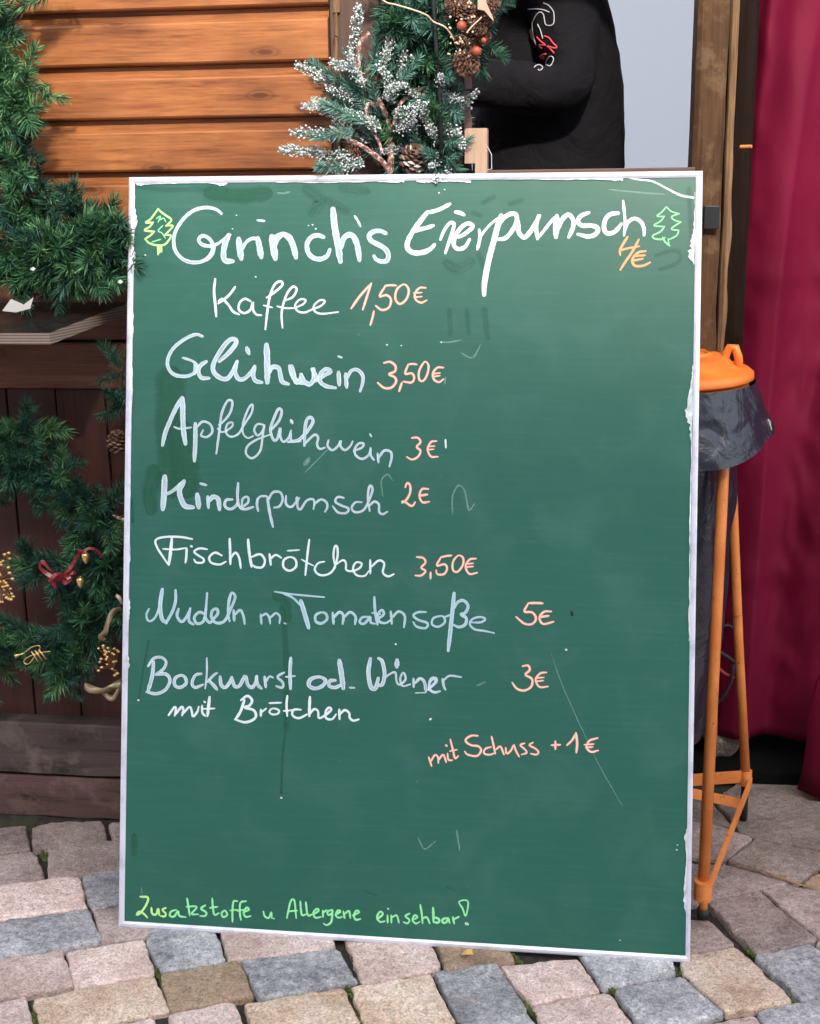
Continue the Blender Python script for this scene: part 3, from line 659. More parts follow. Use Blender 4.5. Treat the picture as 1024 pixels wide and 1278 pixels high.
me = mesh(bv, [(0, 1, 2, 3), (7, 6, 5, 4), (0, 4, 5, 1), (1, 5, 6, 2), (2, 6, 7, 3), (3, 7, 4, 0)], uv=[(0, 0), (1, 0), (1, 1.33), (0, 1.33)]*2)
link('writing_panel', me, M['board'], board)
class Ink:
    cnt = 0
    def __init__(s): s.v = []; s.f = []; s.uv = []
    def stroke(s, pts, w, origin=(0, 0, 5.12), taper=(.75, .7), step=6, jit=.09, order=0):
        ox, oy, k = origin; Ink.cnt += 1
        P2 = [st(onB(ox+x/k, oy+y/k)) for x, y in pts]
        pxm = (st(onB(ox+pts[0][0]/k+1, oy+pts[0][1]/k))-st(onB(ox+pts[0][0]/k, oy+pts[0][1]/k))).length
        W = w/k*pxm/2
        C = catmull(P2, step)
        # resample evenly
        D = [0.]
        for a, b in zip(C, C[1:]): D.append(D[-1]+(b-a).length)
        L = max(D[-1], 1e-5); n = max(3, min(160, int(L/.0022))); R = []; j = 0
        for i in range(n+1):
            t = L*i/n
            while j < len(D)-2 and D[j+1] < t: j += 1
            u = (t-D[j])/max(1e-9, D[j+1]-D[j]); R.append(C[j].lerp(C[j+1], min(1, max(0, u))))
        z = PO+.0004+.00002*(Ink.cnt % 20)+order*.0004; sd = Ink.cnt*3.7; base = len(s.v)
        T = []
        for i in range(n+1):
            a = R[max(0, i-1)]; b = R[min(n, i+1)]; t = (b-a); t = t.normalized() if t.length > 1e-9 else Vector((1, 0, 0)); T.append(t)
        U = random.uniform(0, 50)
        def put(p, nrm, h, u, i):
            for sgn in (-1, 0, 1):
                q = p+nrm*h*sgn; s.v.append(from_st(q.x, q.y, z+.00001*i/n)); s.uv.append((U+u, float(sgn)))
        rows = 0
        def wid(i):
            t = i/n; e = 1.0
            if t < .12: e = taper[0]+(1-taper[0])*t/.12
            if t > .85: e = min(e, taper[1]+(1-taper[1])*(1-t)/.15)
            return W*e*(1+jit*1.6*noise.noise((L*t*160, sd, 0)))
        # rounded start cap
        t0, n0 = T[0], Vector((-T[0].y, T[0].x, 0))
        for a in (85, 60, 35, 15):
            c, q_ = math.cos(math.radians(a)), math.sin(math.radians(a)); put(R[0]-t0*wid(0)*q_, n0, max(wid(0)*c, 1e-5), -wid(0)*q_, 0); rows += 1
        for i in range(n+1):
            put(R[i], Vector((-T[i].y, T[i].x, 0)), wid(i), L*i/n, i); rows += 1
        t0, n0 = T[-1], Vector((-T[-1].y, T[-1].x, 0))
        for a in (15, 35, 60, 85):
            c, q_ = math.cos(math.radians(a)), math.sin(math.radians(a)); put(R[-1]+t0*wid(n)*q_, n0, max(wid(n)*c, 1e-5), L+wid(n)*q_, n); rows += 1
        for i in range(rows-1):
            for k2 in range(2):
                a = base+i*3+k2; s.f.append((a, a+3, a+4, a+1))
    def build(s, name, mat_, label=None):
        o = link(name, mesh(s.v, s.f, uv=s.uv), mat_, board)
        if label: o['label'] = label
        o.visible_shadow = True
        return o
OA = (160, 230, 5.12); OB = (340, 230, 5.12); OC = (500, 230, 5.12); OD = (680, 230, 5.12); OE = (180, 400, 5.12); OF = (360, 400, 5.12)
OG = (180, 580, 5.12); OH = (340, 580, 5.12); OI = (500, 580, 5.12); OJ = (170, 720, 5.12); OK_ = (350, 720, 5.12); OL = (520, 730, 5.12)
OM = (520, 860, 4.267); ON = (140, 1090, 4.267); OO = (370, 1090, 4.267); O1 = (0, 0, 1.0)
LINES = [
('w', 'white marker word Eierpunsch with a long p', [
 (OC, [(314,124),(285,140),(250,158),(205,172),(165,180)], 30), (OC, [(170,178),(125,235),(78,300),(42,375),(55,420),(100,438),(160,428),(198,405),(215,386)], 38), (OC, [(208,262),(170,275),(130,285),(98,298)], 30), (OC,[(70,310),(55,345),(45,380)],30),
 (OC, [(255,350),(278,295),(312,248),(342,248),(335,290),(312,360),(287,436)], 26), (OC, [(352,175),(380,180),(406,193)], 30),
 (OC, [(372,335),(415,312),(462,268),(432,248),(390,272),(352,325),(340,385),(370,412),(412,398),(440,352)], 32),
 (OC, [(503,290),(508,340),(492,412)], 26), (OC, [(500,350),(540,292),(590,240),(640,206)], 20),
 (OC, [(642,200),(620,270),(602,340),(585,400),(567,470),(548,560),(536,640),(535,702)], 44), (OC, [(620,275),(650,222),(700,188),(738,192),(742,240),(710,300),(670,342),(625,350)], 34),
 (OC, [(752,235),(755,300),(790,338),(830,300),(868,240),(888,200)], 36), (OC, [(882,200),(868,270),(876,345)], 30), (OC, [(880,340),(920,290),(965,235),(1000,205)], 24),(OC,[(1000,210),(990,270),(995,335)],36),
 (OD, [(0,290),(36,240),(75,200)], 22), (OD, [(78,200),(84,260),(70,335)], 34), (OD, [(82,290),(112,225),(150,192),(180,220),(182,270),(155,335)], 34),
 (OD, [(280,180),(232,200),(212,235),(240,262),(300,262),(340,280),(328,315),(280,332),(215,318)], 34),
 (OD, [(470,182),(420,190),(388,225),(380,280),(402,312),(450,300),(490,252)], 34), (OD, [(502,105),(510,180),(515,250),(508,325)], 22), (OD, [(510,300),(532,242),(575,216),(618,240),(636,285),(636,322)], 28)]),
('wash', 'broad pale white marker word Grinch\'s', [
 (OA, [(594,184),(560,158),(500,146),(430,160),(370,200),(322,260),(294,320),(290,380),(305,430),(345,474),(400,496),(460,494),(505,470),(535,430),(542,390),(522,352),(488,328),(458,335),(450,360),(475,385),(522,392),(572,378),(612,348),(650,322)], 27),
 (OA, [(640,325),(618,380),(608,440),(618,485),(665,490)], 42), (OA,[(500,480),(535,440),(545,390)],34),
 (OA, [(705,350),(712,410),(722,472)], 46), (OA, [(725,420),(750,372),(790,345),(830,348)], 26), (OA, [(828,345),(838,400),(850,462)], 44), (OA, [(826,228),(870,232)], 18),
 (OA, [(918,335),(928,400),(940,470)], 52), (OA, [(935,400),(955,350),(985,322),(1010,315)], 30), (OB, [(80,320),(112,345),(135,400),(150,465)], 44), (OB,[(0,345),(30,325),(70,312),(100,325)],26),
 (OB, [(325,335),(290,324),(250,335),(222,375),(227,430),(260,468),(310,476),(350,455),(366,418)], 36),
 (OB, [(387,160),(395,250),(412,350),(435,490)], 48), (OB, [(440,400),(452,350),(482,322),(516,330),(540,380),(550,430),(556,482)], 42), (OB, [(526,202),(545,230),(563,266)], 18),
 (OB, [(722,310),(690,296),(648,300),(618,325),(632,360),(680,385),(722,412),(742,450),(732,485),(700,492),(665,480),(650,458)], 36)]),
('w', 'small white marker word Kaffee', [
 (OA, [(555,605),(548,680),(555,760),(562,842)], 20), (OA, [(682,655),(640,710),(575,760)], 18), (OA, [(578,745),(602,732),(640,770),(670,812),(708,830)], 18),
 (OA, [(780,745),(745,730),(712,755),(706,798),(740,822),(780,800),(796,750),(797,800),(820,832),(850,835)], 18),
 (OA, [(885,722),(930,692),(985,642),(972,618),(935,640),(906,710),(890,800),(876,925)], 18), (OA, [(865,772),(920,786)], 12),
 (OB, [(78,742),(130,718),(155,670),(132,652),(97,690),(70,760),(58,830),(64,915)], 17), (OB, [(30,778),(80,790),(135,790)], 13),
 (OB, [(140,790),(195,765),(212,738),(175,735),(145,770),(160,808),(205,818),(250,800),(310,775),(335,745),(302,740),(265,775),(272,812),(320,826),(420,815)], 15)]),
('coral', 'coral marker price 1,50 euro', [
 (OB, [(505,790),(560,712),(632,632)], 20), (OB, [(630,634),(606,710),(578,798)], 19), (OB, [(648,812),(640,850),(626,898)], 18), (OB, [(790,645),(755,643),(722,647)], 18),
 (OB, [(722,648),(684,715),(728,706),(758,735),(745,785),(700,802),(662,776)], 19), (OB, [(832,640),(795,672),(786,730),(814,763),(855,735),(872,680),(856,645),(832,640)], 19),
 (OB, [(980,660),(942,660),(912,695),(916,735),(950,755),(986,740)], 17), (OB, [(903,693),(955,690)], 13), (OB, [(905,720),(955,716)], 13)]),
('wash', 'pale blue-white marker word Glühwein', [
 (OE, [(370,100),(330,88),(262,115),(190,172),(152,240),(152,300),(190,344),(260,356),(310,340),(340,300)], 26), (OE, [(245,237),(300,255),(330,275),(350,300)], 18), (OE, [(395,262),(360,285),(345,325),(365,365),(412,368)], 30), (OE,[(325,270),(322,340)],24),
 (OE, [(480,258),(540,205),(588,140),(566,116),(528,138),(475,212),(440,282),(446,332),(490,368),(530,370),(562,330),(592,262)], 34),
 (OE, [(592,262),(580,325),(602,372),(640,370),(682,330),(704,292)], 30), (OE, [(706,295),(696,350),(712,385),(750,395)], 30), (OE, [(655,175),(668,210)], 32),
 (OE, [(780,158),(785,250),(786,392)], 46), (OE, [(800,330),(818,296),(858,302),(870,350),(882,390),(920,405)], 34), (OE, [(930,292),(948,350),(975,385),(1020,400)], 34),
 (OF, [(22,292),(36,350),(48,395),(72,385),(82,345)], 30), (OF, [(80,345),(102,390),(138,406),(162,370),(160,310)], 34), (OF, [(150,310),(175,350),(175,385)], 28),
 (OF, [(175,385),(228,350),(270,325),(240,310),(206,340),(202,388),(240,418),(300,430)], 30), (OF, [(320,332),(325,410)], 32), (OF, [(318,228),(342,236)], 16),
 (OF, [(366,342),(372,425)], 30), (OF, [(375,370),(400,322),(440,314),(474,350),(474,400),(458,450)], 26)]),
('coral', 'coral marker price 3,50 euro beside the second drink', [
 (OF, [(612,270),(650,263),(684,290),(680,325),(642,342),(680,362),(688,392),(658,428),(612,430),(572,398)], 20), (OF, [(724,400),(708,450)], 20), (OF, [(820,280),(790,276),(765,282)], 17),
 (OF, [(765,282),(746,340),(788,336),(804,365),(788,395),(736,390)], 18), (OF, [(872,262),(836,320),(836,375),(860,385),(885,350),(896,290),(872,262)], 18),
 (OF, [(990,300),(952,300),(924,335),(930,375),(962,393),(990,375)], 18), (OF, [(922,340),(970,334)], 14), (OF, [(922,358),(968,352)], 14)]),
('wash', 'white marker word Apfelglühwein slanting down', [
 (OE, [(240,492),(200,562),(160,650),(132,720),(116,795)], 32), (OE, [(245,500),(245,590),(250,700),(262,785)], 38), (OE, [(190,680),(230,692),(300,682)], 14), (OE, [(325,660),(326,760),(320,895)], 32),
 (OE, [(330,690),(370,646),(420,662),(434,710),(400,744),(362,734),(375,700)], 17), (OE, [(478,665),(500,650),(548,590),(562,520),(532,513),(495,590),(480,700),(460,850)], 17), (OE, [(468,690),(492,712),(530,705)], 13),
 (OE, [(520,706),(558,680),(565,652),(532,660),(520,710),(550,742),(600,725),(640,660),(685,590),(692,536),(666,560),(632,650),(630,718),(660,750),(695,738)], 15),
 (OE, [(760,665),(722,662),(702,700),(725,734),(760,700),(766,660),(756,740),(740,832),(690,880),(650,850),(662,800),(720,760),(800,730)], 16),
 (OE, [(805,705),(860,640),(878,580),(856,566),(822,640),(806,700),(825,762),(850,755),(865,690)], 20), (OE, [(872,690),(870,740),(890,775),(925,745),(938,702)], 17), (OE, [(935,710),(942,768),(1000,770)], 17), (OE, [(937,638),(946,655)], 24),
 (OF, [(0,775),(60,765),(110,720),(155,652),(146,620),(118,632),(105,700),(102,798)], 24), (OF, [(105,790),(140,750),(172,728),(190,750),(182,790),(200,820),(232,812)], 17),
 (OF, [(256,765),(250,800),(280,828),(318,800),(335,765),(332,800),(360,828),(395,802),(410,772)], 17), (OF, [(418,832),(468,812),(480,786),(450,785),(424,820),(430,860),(470,884),(510,862),(525,820)], 17),
 (OF, [(525,815),(526,860),(546,890)], 18), (OF, [(521,725),(530,740)], 15), (OF, [(570,850),(576,906)], 17), (OF, [(575,880),(610,832),(650,836),(660,870),(646,932)], 18)]),
('coral', 'coral marker price 3 euro beside the slanting word', [
 (OF, [(790,750),(825,748),(845,775),(820,808),(845,832),(828,870),(790,888),(758,872)], 18), (OF, [(945,770),(912,776),(890,820),(910,868),(955,870)], 18), (OF, [(892,805),(935,802)], 13), (OF, [(892,825),(930,822)], 13)]),
('w', 'short white marker tick after a price', [(OF, [(1004,762),(1007,812)], 14)]),
('wash', 'white marker word Kinderpunsch', [
 (OG, [(130,78),(126,170),(118,282)], 44), (OG, [(140,190),(188,162),(240,112)], 24), (OG, [(252,108),(224,162),(236,222),(262,265),(310,272)], 40), (OG, [(358,120),(396,130)], 18), (OG, [(338,192),(348,272)], 40),
 (OG, [(405,205),(410,275)], 24), (OG, [(415,230),(440,205),(472,220),(480,285)], 34), (OG, [(562,222),(522,226),(515,265),(550,284),(588,260),(600,222)], 20), (OG, [(600,118),(595,200),(605,262),(640,285),(695,270)], 20),
 (OG, [(625,272),(664,240),(660,206),(630,216),(622,262)], 17), (OG, [(722,218),(720,260),(728,296)], 18), (OG, [(715,250),(736,206),(780,200)], 16),
 (OG, [(786,206),(800,300),(822,396)], 20), (OG, [(790,232),(820,178),(868,176),(884,220),(865,265),(830,274)], 17), (OG, [(906,200),(906,250),(938,270),(975,232),(992,212)], 17),
 (OH, [(150,220),(160,206),(160,268),(180,284),(218,230),(258,220),(268,245),(262,282)], 16), (OH, [(268,250),(310,222),(345,240),(350,275),(336,300)], 17),
 (OH, [(455,212),(418,206),(402,236),(440,260),(486,280),(470,308),(420,305),(386,266)], 17), (OH, [(570,240),(532,240),(506,275),(530,304),(582,290),(616,230),(640,160),(625,132),(612,172),(612,240),(622,296)], 17), (OH, [(620,262),(650,236),(680,252),(682,300),(705,316),(735,300)], 17)]),
('coral', 'coral marker price 2 euro', [
 (OH, [(850,142),(862,116),(880,132),(880,180),(855,225),(826,244),(842,234),(890,264),(912,240)], 19), (OH, [(995,155),(956,156),(940,200),(960,240),(1002,236)], 18), (OH, [(940,198),(990,190)], 20)]),
('w', 'white marker word Fischbrötchen', [
 (OG, [(305,475),(230,462),(130,462),(72,482),(82,530),(120,590),(152,638)], 16), (OG, [(175,475),(167,560),(156,638)], 24), (OG, [(120,538),(200,542),(265,532)], 13), (OG, [(270,535),(268,590),(263,625)], 18), (OG, [(298,520),(304,523)], 18),
 (OG, [(400,540),(352,535),(318,556),(345,580),(378,602),(374,625),(332,625),(318,606)], 16), (OG, [(495,580),(452,562),(416,590),(426,625),(480,638),(520,620)], 16), (OG, [(545,475),(548,560),(550,635)], 19), (OG, [(550,600),(580,562),(605,592),(616,660)], 17),
 (OG, [(663,480),(670,560),(685,650)], 21), (OG, [(685,590),(740,572),(770,610),(755,654),(712,655),(690,640)], 17), (OG, [(800,572),(808,640)], 18), (OG, [(808,600),(840,576),(875,595)], 15), (OG, [(930,590),(892,610),(890,655),(930,678),(970,650),(965,606),(930,590)], 17), (OG, [(915,550),(990,545)], 12),
 (OH, [(235,480),(222,590),(210,705)], 17), (OH, [(185,605),(225,628),(262,645)], 11), (OH, [(330,620),(292,630),(270,670),(300,704),(350,702),(390,670),(415,592),(415,530),(400,520),(390,580),(402,660)], 16),
 (OH, [(400,642),(450,610),(470,630),(472,672),(510,680),(558,660),(570,630),(532,626),(515,670),(542,708),(590,710),(616,680)], 15), (OH, [(625,610),(626,695)], 17), (OH, [(635,650),(680,612),(715,632),(706,690),(740,714),(775,700)], 16)]),
('coral', 'coral marker price 3,50 euro in the fish roll line', [
 (OI, [(105,590),(145,596),(160,625),(132,658),(160,680),(132,708),(95,708)], 18), (OI, [(192,690),(192,728)], 18), (OI, [(325,580),(290,584),(258,592)], 18), (OI, [(258,592),(232,645),(280,636),(298,660),(280,698),(236,700),(228,676)], 18),
 (OI, [(370,580),(336,620),(336,674),(365,684),(398,642),(400,596),(370,580)], 18), (OI, [(480,600),(442,606),(416,650),(440,698),(490,690)], 18), (OI, [(418,635),(465,630)], 14), (OI, [(420,655),(465,650)], 14)]),
('blue', 'faded blue-white marker line Nudeln m. Tomatensoße', [
 (OJ, [(80,205),(64,240),(72,278),(98,280),(130,240),(158,140),(170,78)], 15), (OJ, [(165,82),(152,180),(162,265),(190,294)], 30), (OJ, [(190,294),(230,222),(250,152),(250,86)], 22), (OJ, [(270,205),(260,250),(290,288),(328,244),(345,202)], 20), (OJ, [(342,205),(336,280),(365,305)], 20),
 (OJ, [(440,240),(402,226),(370,260),(386,298),(425,288),(445,232)], 20), (OJ, [(452,105),(445,200),(442,260),(470,294),(490,272),(520,236),(515,206),(486,216),(480,260),(510,294),(562,284),(600,212),(632,132),(612,102),(595,140),(586,220),(596,284)], 20),
 (OJ, [(622,215),(626,280)], 20), (OJ, [(632,240),(664,212),(684,250),(692,300)], 19), (OJ, [(795,240),(800,300)], 17), (OJ, [(800,252),(830,236),(850,262),(856,300)], 16), (OJ, [(856,262),(892,232),(918,255),(915,296)], 16), (OJ, [(946,296),(956,300)], 12),
 (OK_, [(-36,95),(80,112),(280,130)], 13), (OK_, [(18,106),(80,135),(125,180)], 15), (OK_, [(130,155),(150,220),(180,325)], 34), (OK_, [(260,228),(225,246),(226,285),(262,298),(298,270),(290,236),(260,228)], 20),
 (OK_, [(334,230),(340,300)], 20), (OK_, [(340,262),(375,226),(402,246),(398,300)], 20), (OK_, [(404,262),(445,226),(480,255),(476,302)], 19), (OK_, [(560,256),(522,260),(506,290),(534,300),(570,262),(575,254),(577,292),(605,300)], 18), (OK_, [(600,130),(605,220),(620,305)], 20), (OK_, [(585,230),(640,240)], 12),
 (OK_, [(625,270),(660,240),(650,212),(626,236),(630,284),(670,296),(700,280)], 18), (OK_, [(705,222),(712,300)], 18), (OK_, [(715,260),(755,222),(795,250),(790,322)], 18), (OK_, [(930,225),(882,226),(850,246),(880,275),(940,296),(928,328),(870,318),(850,290)], 17),
 (OL, [(148,200),(106,215),(100,254),(140,268),(180,240),(174,206),(148,200)], 16), (OL, [(240,55),(226,200),(203,420)], 30), (OL, [(240,150),(262,112),(300,100),(330,135),(312,178),(282,190),(318,212),(310,254),(272,270),(235,256)], 22), (OL, [(180,205),(220,192)], 14),
 (OL, [(350,240),(408,240),(440,220),(412,206),(362,216),(340,250),(370,284),(430,294),(495,308)], 15)]),
('coral', 'coral marker price 5 euro', [
 (OL, [(805,118),(760,116),(715,118)], 20), (OL, [(715,118),(690,170),(740,176),(764,215),(740,250),(690,248),(638,206)], 19), (OL, [(860,170),(816,172),(786,210),(810,250),(875,236)], 19), (OL, [(788,206),(845,198)], 20)]),
('wash', 'bold white marker line Bockwurst od. Wiener', [
 (OJ, [(110,545),(100,640),(76,725)], 28), (OJ, [(76,570),(110,522),(160,515),(190,545),(172,590),(125,622)], 20), (OJ, [(125,625),(188,622),(214,660),(190,718),(130,748),(66,736)], 24), (OJ, [(282,630),(246,652),(246,694),(280,708),(318,680),(310,642),(282,630)], 25),
 (OJ, [(415,620),(376,630),(356,680),(376,708),(425,690)], 22), (OJ, [(450,520),(450,620),(440,715)], 14), (OJ, [(455,672),(490,632),(515,615)], 18), (OJ, [(462,662),(490,690),(515,720)], 22), (OJ, [(535,640),(542,690),(568,708),(598,672),(610,642)], 26), (OJ, [(612,650),(628,700),(658,698),(680,660),(690,636)], 26),
 (OJ, [(702,640),(712,690),(740,708),(765,670),(770,636)], 26), (OJ, [(766,640),(776,690),(800,714)], 24), (OJ, [(820,640),(828,705)], 22), (OJ, [(828,672),(850,638),(875,645)], 16), (OJ, [(945,612),(902,640),(935,675),(935,708),(896,700)], 18), (OJ, [(988,520),(982,620),(986,715)], 26), (OJ, [(955,640),(1015,634)], 14),
 (OK_, [(248,640),(192,656),(182,695),(220,714),(268,698),(288,662),(248,640)], 28), (OK_, [(350,662),(316,666),(312,698),(350,708),(388,690)], 26), (OK_, [(377,538),(390,620),(402,712)], 38), (OK_, [(442,708),(475,710)], 14),
 (OK_, [(575,525),(562,610),(578,702),(608,712),(625,650)], 32), (OK_, [(628,522),(650,540),(666,620),(650,690),(618,690)], 28), (OK_, [(665,650),(700,622),(735,612),(742,668),(762,690),(800,655),(786,612),(766,650),(780,698),(830,688)], 15), (OK_, [(745,535),(744,574)], 38),
 (OK_, [(850,652),(852,705)], 18), (OK_, [(862,680),(892,650),(920,672),(930,732)], 22), (OK_, [(942,722),(998,672),(990,646),(956,672),(952,722),(1000,740)], 17), (OL, [(-8,692),(25,690),(60,690)], 8),
 (OL, [(88,652),(120,622),(110,592),(86,612),(82,660),(110,688),(150,680)], 17), (OL, [(166,602),(175,650),(185,670)], 18), (OL, [(172,612),(212,582),(285,590)], 15)]),
('coral', 'coral marker price 3 euro lowest in the price column', [
 (OL, [(680,520),(714,516),(724,545),(696,575),(738,602),(734,650),(690,676),(642,664),(612,626)], 19), (OL, [(830,560),(792,566),(762,605),(786,653),(840,650)], 17), (OL, [(764,596),(815,592)], 13), (OL, [(762,618),(812,612)], 13)]),
('w', 'white marker line mit Brötchen', [
 (OJ, [(206,885),(244,832),(252,850),(245,888)], 17), (OJ, [(250,880),(288,832),(300,850),(292,886)], 17), (OJ, [(298,875),(340,832),(354,860),(362,894),(390,862),(398,832)], 17), (OJ, [(420,825),(422,870),(442,890)], 17), (OJ, [(434,798),(440,802)], 16), (OJ, [(468,770),(455,890)], 22), (OJ, [(430,845),(500,842)], 13),
 (OJ, [(690,790),(666,860),(636,908)], 21), (OJ, [(670,788),(710,762),(740,790),(722,824),(690,836),(748,852),(765,890),(740,918),(690,930),(630,912)], 19), (OJ, [(796,850),(796,890)], 18), (OJ, [(800,866),(830,842)], 14), (OJ, [(870,842),(850,864),(870,880),(905,875),(910,852),(870,842)], 15), (OJ, [(850,808),(925,805)], 14), (OJ, [(965,762),(960,820),(965,890)], 18),
 (OK_, [(20,858),(50,856),(95,850)], 13), (OK_, [(130,850),(86,850),(76,884),(115,904),(170,880)], 17), (OK_, [(188,770),(185,830),(185,890)], 22), (OK_, [(185,880),(215,846),(240,860),(246,904),(290,882),(325,850),(310,836),(290,860),(292,904),(330,910),(355,880)], 17), (OK_, [(376,850),(378,910)], 18), (OK_, [(380,880),(410,852),(440,872),(442,900),(465,920),(500,912)], 17)]),
('coral', 'coral marker note mit Schuss + 1 euro', [
 (OM, [(65,365),(80,410)], 14), (OM, [(75,388),(98,352),(115,366),(116,395)], 14), (OM, [(118,378),(140,350),(150,366),(158,390)], 14), (OM, [(165,345),(170,378),(190,380)], 13), (OM, [(157,300),(161,304)], 15), (OM, [(180,270),(195,330),(205,370),(222,358)], 14), (OM, [(178,332),(215,324)], 12),
 (OM, [(325,250),(290,250),(260,275),(290,300),(330,306),(344,330),(320,358),(272,350),(258,335)], 15), (OM, [(395,310),(366,320),(360,344),(390,351),(420,340)], 14), (OM, [(400,255),(410,300),(420,345)], 14), (OM, [(425,322),(446,306),(460,335),(466,350)], 14), (OM, [(475,315),(480,345),(502,330),(515,302)], 14), (OM, [(520,300),(530,330),(546,360)], 14),
 (OM, [(575,290),(552,300),(575,320),(588,340),(560,350)], 13), (OM, [(620,286),(600,300),(630,316),(650,335),(640,350),(610,346)], 13), (OM, [(720,300),(765,298)], 15), (OM, [(740,280),(740,322)], 15), (OM, [(802,300),(830,272),(850,236)], 15), (OM, [(850,236),(856,290),(852,338)], 18), (OM, [(965,262),(922,276),(906,310),(930,336),(968,328)], 15), (OM, [(895,298),(945,294)], 13), (OM, [(902,313),(940,309)], 12)]),
('lime2', 'yellow-green marker word Zusatzstoffe', [
 (ON, [(150,126),(190,131),(180,170),(152,210),(130,224),(142,206),(166,216),(186,237)], 14), (ON, [(208,186),(212,216),(234,220),(244,188),(250,224)], 14), (ON, [(285,186),(266,196),(284,215),(280,231),(258,229)], 13)]),
('lime', 'green marker note Zusatzstoffe u. Allergene einsehbar', [
 (ON, [(340,196),(312,206),(307,229),(330,231),(350,202),(356,228),(390,235)], 13), (ON, [(398,136),(405,180),(412,226)], 13), (ON, [(395,180),(450,180),(422,218),(458,220)], 12), (ON, [(495,172),(472,190),(500,210),(494,229),(468,229)], 13),
 (ON, [(532,136),(536,190),(545,224),(566,214)], 13), (ON, [(520,186),(560,180)], 12), (ON, [(600,200),(582,215),(590,235),(612,224),(600,200)], 13), (ON, [(665,150),(646,152),(640,200),(640,260)], 13), (ON, [(628,200),(665,196)], 11), (ON, [(712,150),(682,160),(680,220),(686,250)], 13), (ON, [(665,202),(700,196)], 11), (ON, [(700,208),(728,196),(716,184),(700,210),(710,234),(736,230)], 13),
 (ON, [(805,206),(812,230),(834,240),(846,208),(850,240)], 12), (ON, [(858,242),(862,243)], 11), (ON, [(930,240),(950,152),(970,148),(980,240)], 12), (ON, [(935,205),(985,200)], 11),
 (OO, [(20,152),(28,222),(50,220)], 13), (OO, [(50,156),(60,224),(84,220)], 13), (OO, [(90,220),(118,202),(110,190),(90,210),(100,238),(130,234)], 13), (OO, [(140,200),(142,235)], 12), (OO, [(142,212),(160,197)], 12), (OO, [(190,196),(166,206),(170,225),(190,214),(191,200),(186,258),(162,278),(145,270)], 13),
 (OO, [(210,222),(234,206),(220,200),(209,225),(225,239),(242,234)], 13), (OO, [(250,205),(256,240)], 13), (OO, [(260,216),(280,202),(287,240)], 13), (OO, [(300,226),(334,210),(320,200),(306,225),(315,249),(340,245)], 13),
 (OO, [(430,246),(460,221),(446,206),(429,235),(445,261),(470,257)], 13), (OO, [(485,226),(486,265)], 12), (OO, [(487,190),(490,192)], 12), (OO, [(505,226),(506,265)], 12), (OO, [(510,236),(534,226),(546,265)], 12), (OO, [(602,216),(580,230),(602,250),(592,268),(570,262)], 12), (OO, [(620,250),(645,236),(630,225),(618,250),(635,269),(656,261)], 12), (OO, [(660,170),(668,220),(672,268)], 13), (OO, [(675,241),(695,236),(710,268)], 13),
 (OO, [(728,186),(731,262)], 16), (OO, [(735,236),(760,246),(756,264),(732,262)], 15), (OO, [(806,240),(782,245),(778,264),(800,262),(808,241),(816,265)], 15), (OO, [(834,236),(841,270)], 14), (OO, [(840,246),(866,233)], 13), (OO, [(866,153),(914,151),(902,230),(886,190),(866,153)], 11), (OO, [(904,270),(912,273)], 22)]),
('lime2', 'yellow-green marker drawing of a small fir tree left of the title', [
 (OA, [(190,155),(165,190),(140,222),(108,243),(158,241)], 15), (OA, [(158,241),(135,270),(102,292),(165,300)], 15), (OA, [(165,300),(140,325),(106,348)], 15), (OA, [(106,348),(135,375),(185,388),(232,383),(262,350),(272,325),(233,322)], 15), (OA, [(233,322),(265,290),(285,262),(240,264)], 14), (OA, [(240,264),(262,245),(274,222),(238,196),(206,172),(190,155)], 15),
 (OA, [(187,390),(190,420),(190,448)], 14), (OA, [(210,390),(212,432)], 14), (OA, [(198,392),(200,436)], 13)]),
('lime', 'green scribbled shading inside the left fir tree drawing', [(OA, [(180,218),(205,200),(200,226),(224,214),(240,238)], 9), (OA, [(220,262),(190,295),(215,310),(236,342)], 9), (OA, [(150,367),(180,358),(206,350)], 9), (OA, [(190,240),(206,205)], 9)]),
('lime', 'green marker outline drawing of a small fir tree right of the title', [
 (OD, [(778,142),(750,175),(718,202),(766,203)], 11), (OD, [(766,203),(740,235),(697,262),(766,268)], 11), (OD, [(766,268),(742,300),(692,326),(702,345),(748,350),(770,338)], 13), (OD, [(778,142),(812,172),(860,186)], 10), (OD, [(860,186),(812,205),(832,228),(872,240)], 11), (OD, [(872,240),(838,260),(810,285),(858,292)], 11), (OD, [(858,292),(845,325),(800,350)], 11), (OD, [(755,338),(770,365),(800,390)], 13), (OD, [(790,345),(795,385)], 9)]),
('orange', 'orange marker price 4 euro under the title', [
 (OD, [(530,335),(502,380),(482,420),(484,448)], 20), (OD, [(482,422),(530,408),(605,394)], 17), (OD, [(602,352),(560,430),(512,500),(485,544)], 20), (OD, [(645,425),(602,432),(570,462),(560,490),(580,520),(630,518),(674,498)], 20), (OD, [(572,456),(642,452)], 17), (OD, [(565,486),(628,474)], 17)]),
]
names = {'lime2': 'lettering', }
def clusters(items, gap):
    bb = []
    for o_, pts, w_ in items:
        xs_ = [o_[0]+x/o_[2] for x, y in pts]; ys_ = [o_[1]+y/o_[2] for x, y in pts]; h = w_/o_[2]/2+gap; bb.append((min(xs_)-h, max(xs_)+h, min(ys_)-h*1.6, max(ys_)+h*1.6))
    par = list(range(len(items)))
    def find(i):
        while par[i] != i: i = par[i]
        return i
    for i in range(len(items)):
        for j in range(i):
            a, b = bb[i], bb[j]
            if a[0] < b[1] and b[0] < a[1] and a[2] < b[3] and b[2] < a[3]: par[find(i)] = find(j)
    out = {}
    for i, it in enumerate(items): out.setdefault(find(i), []).append(it)
    return list(out.values())
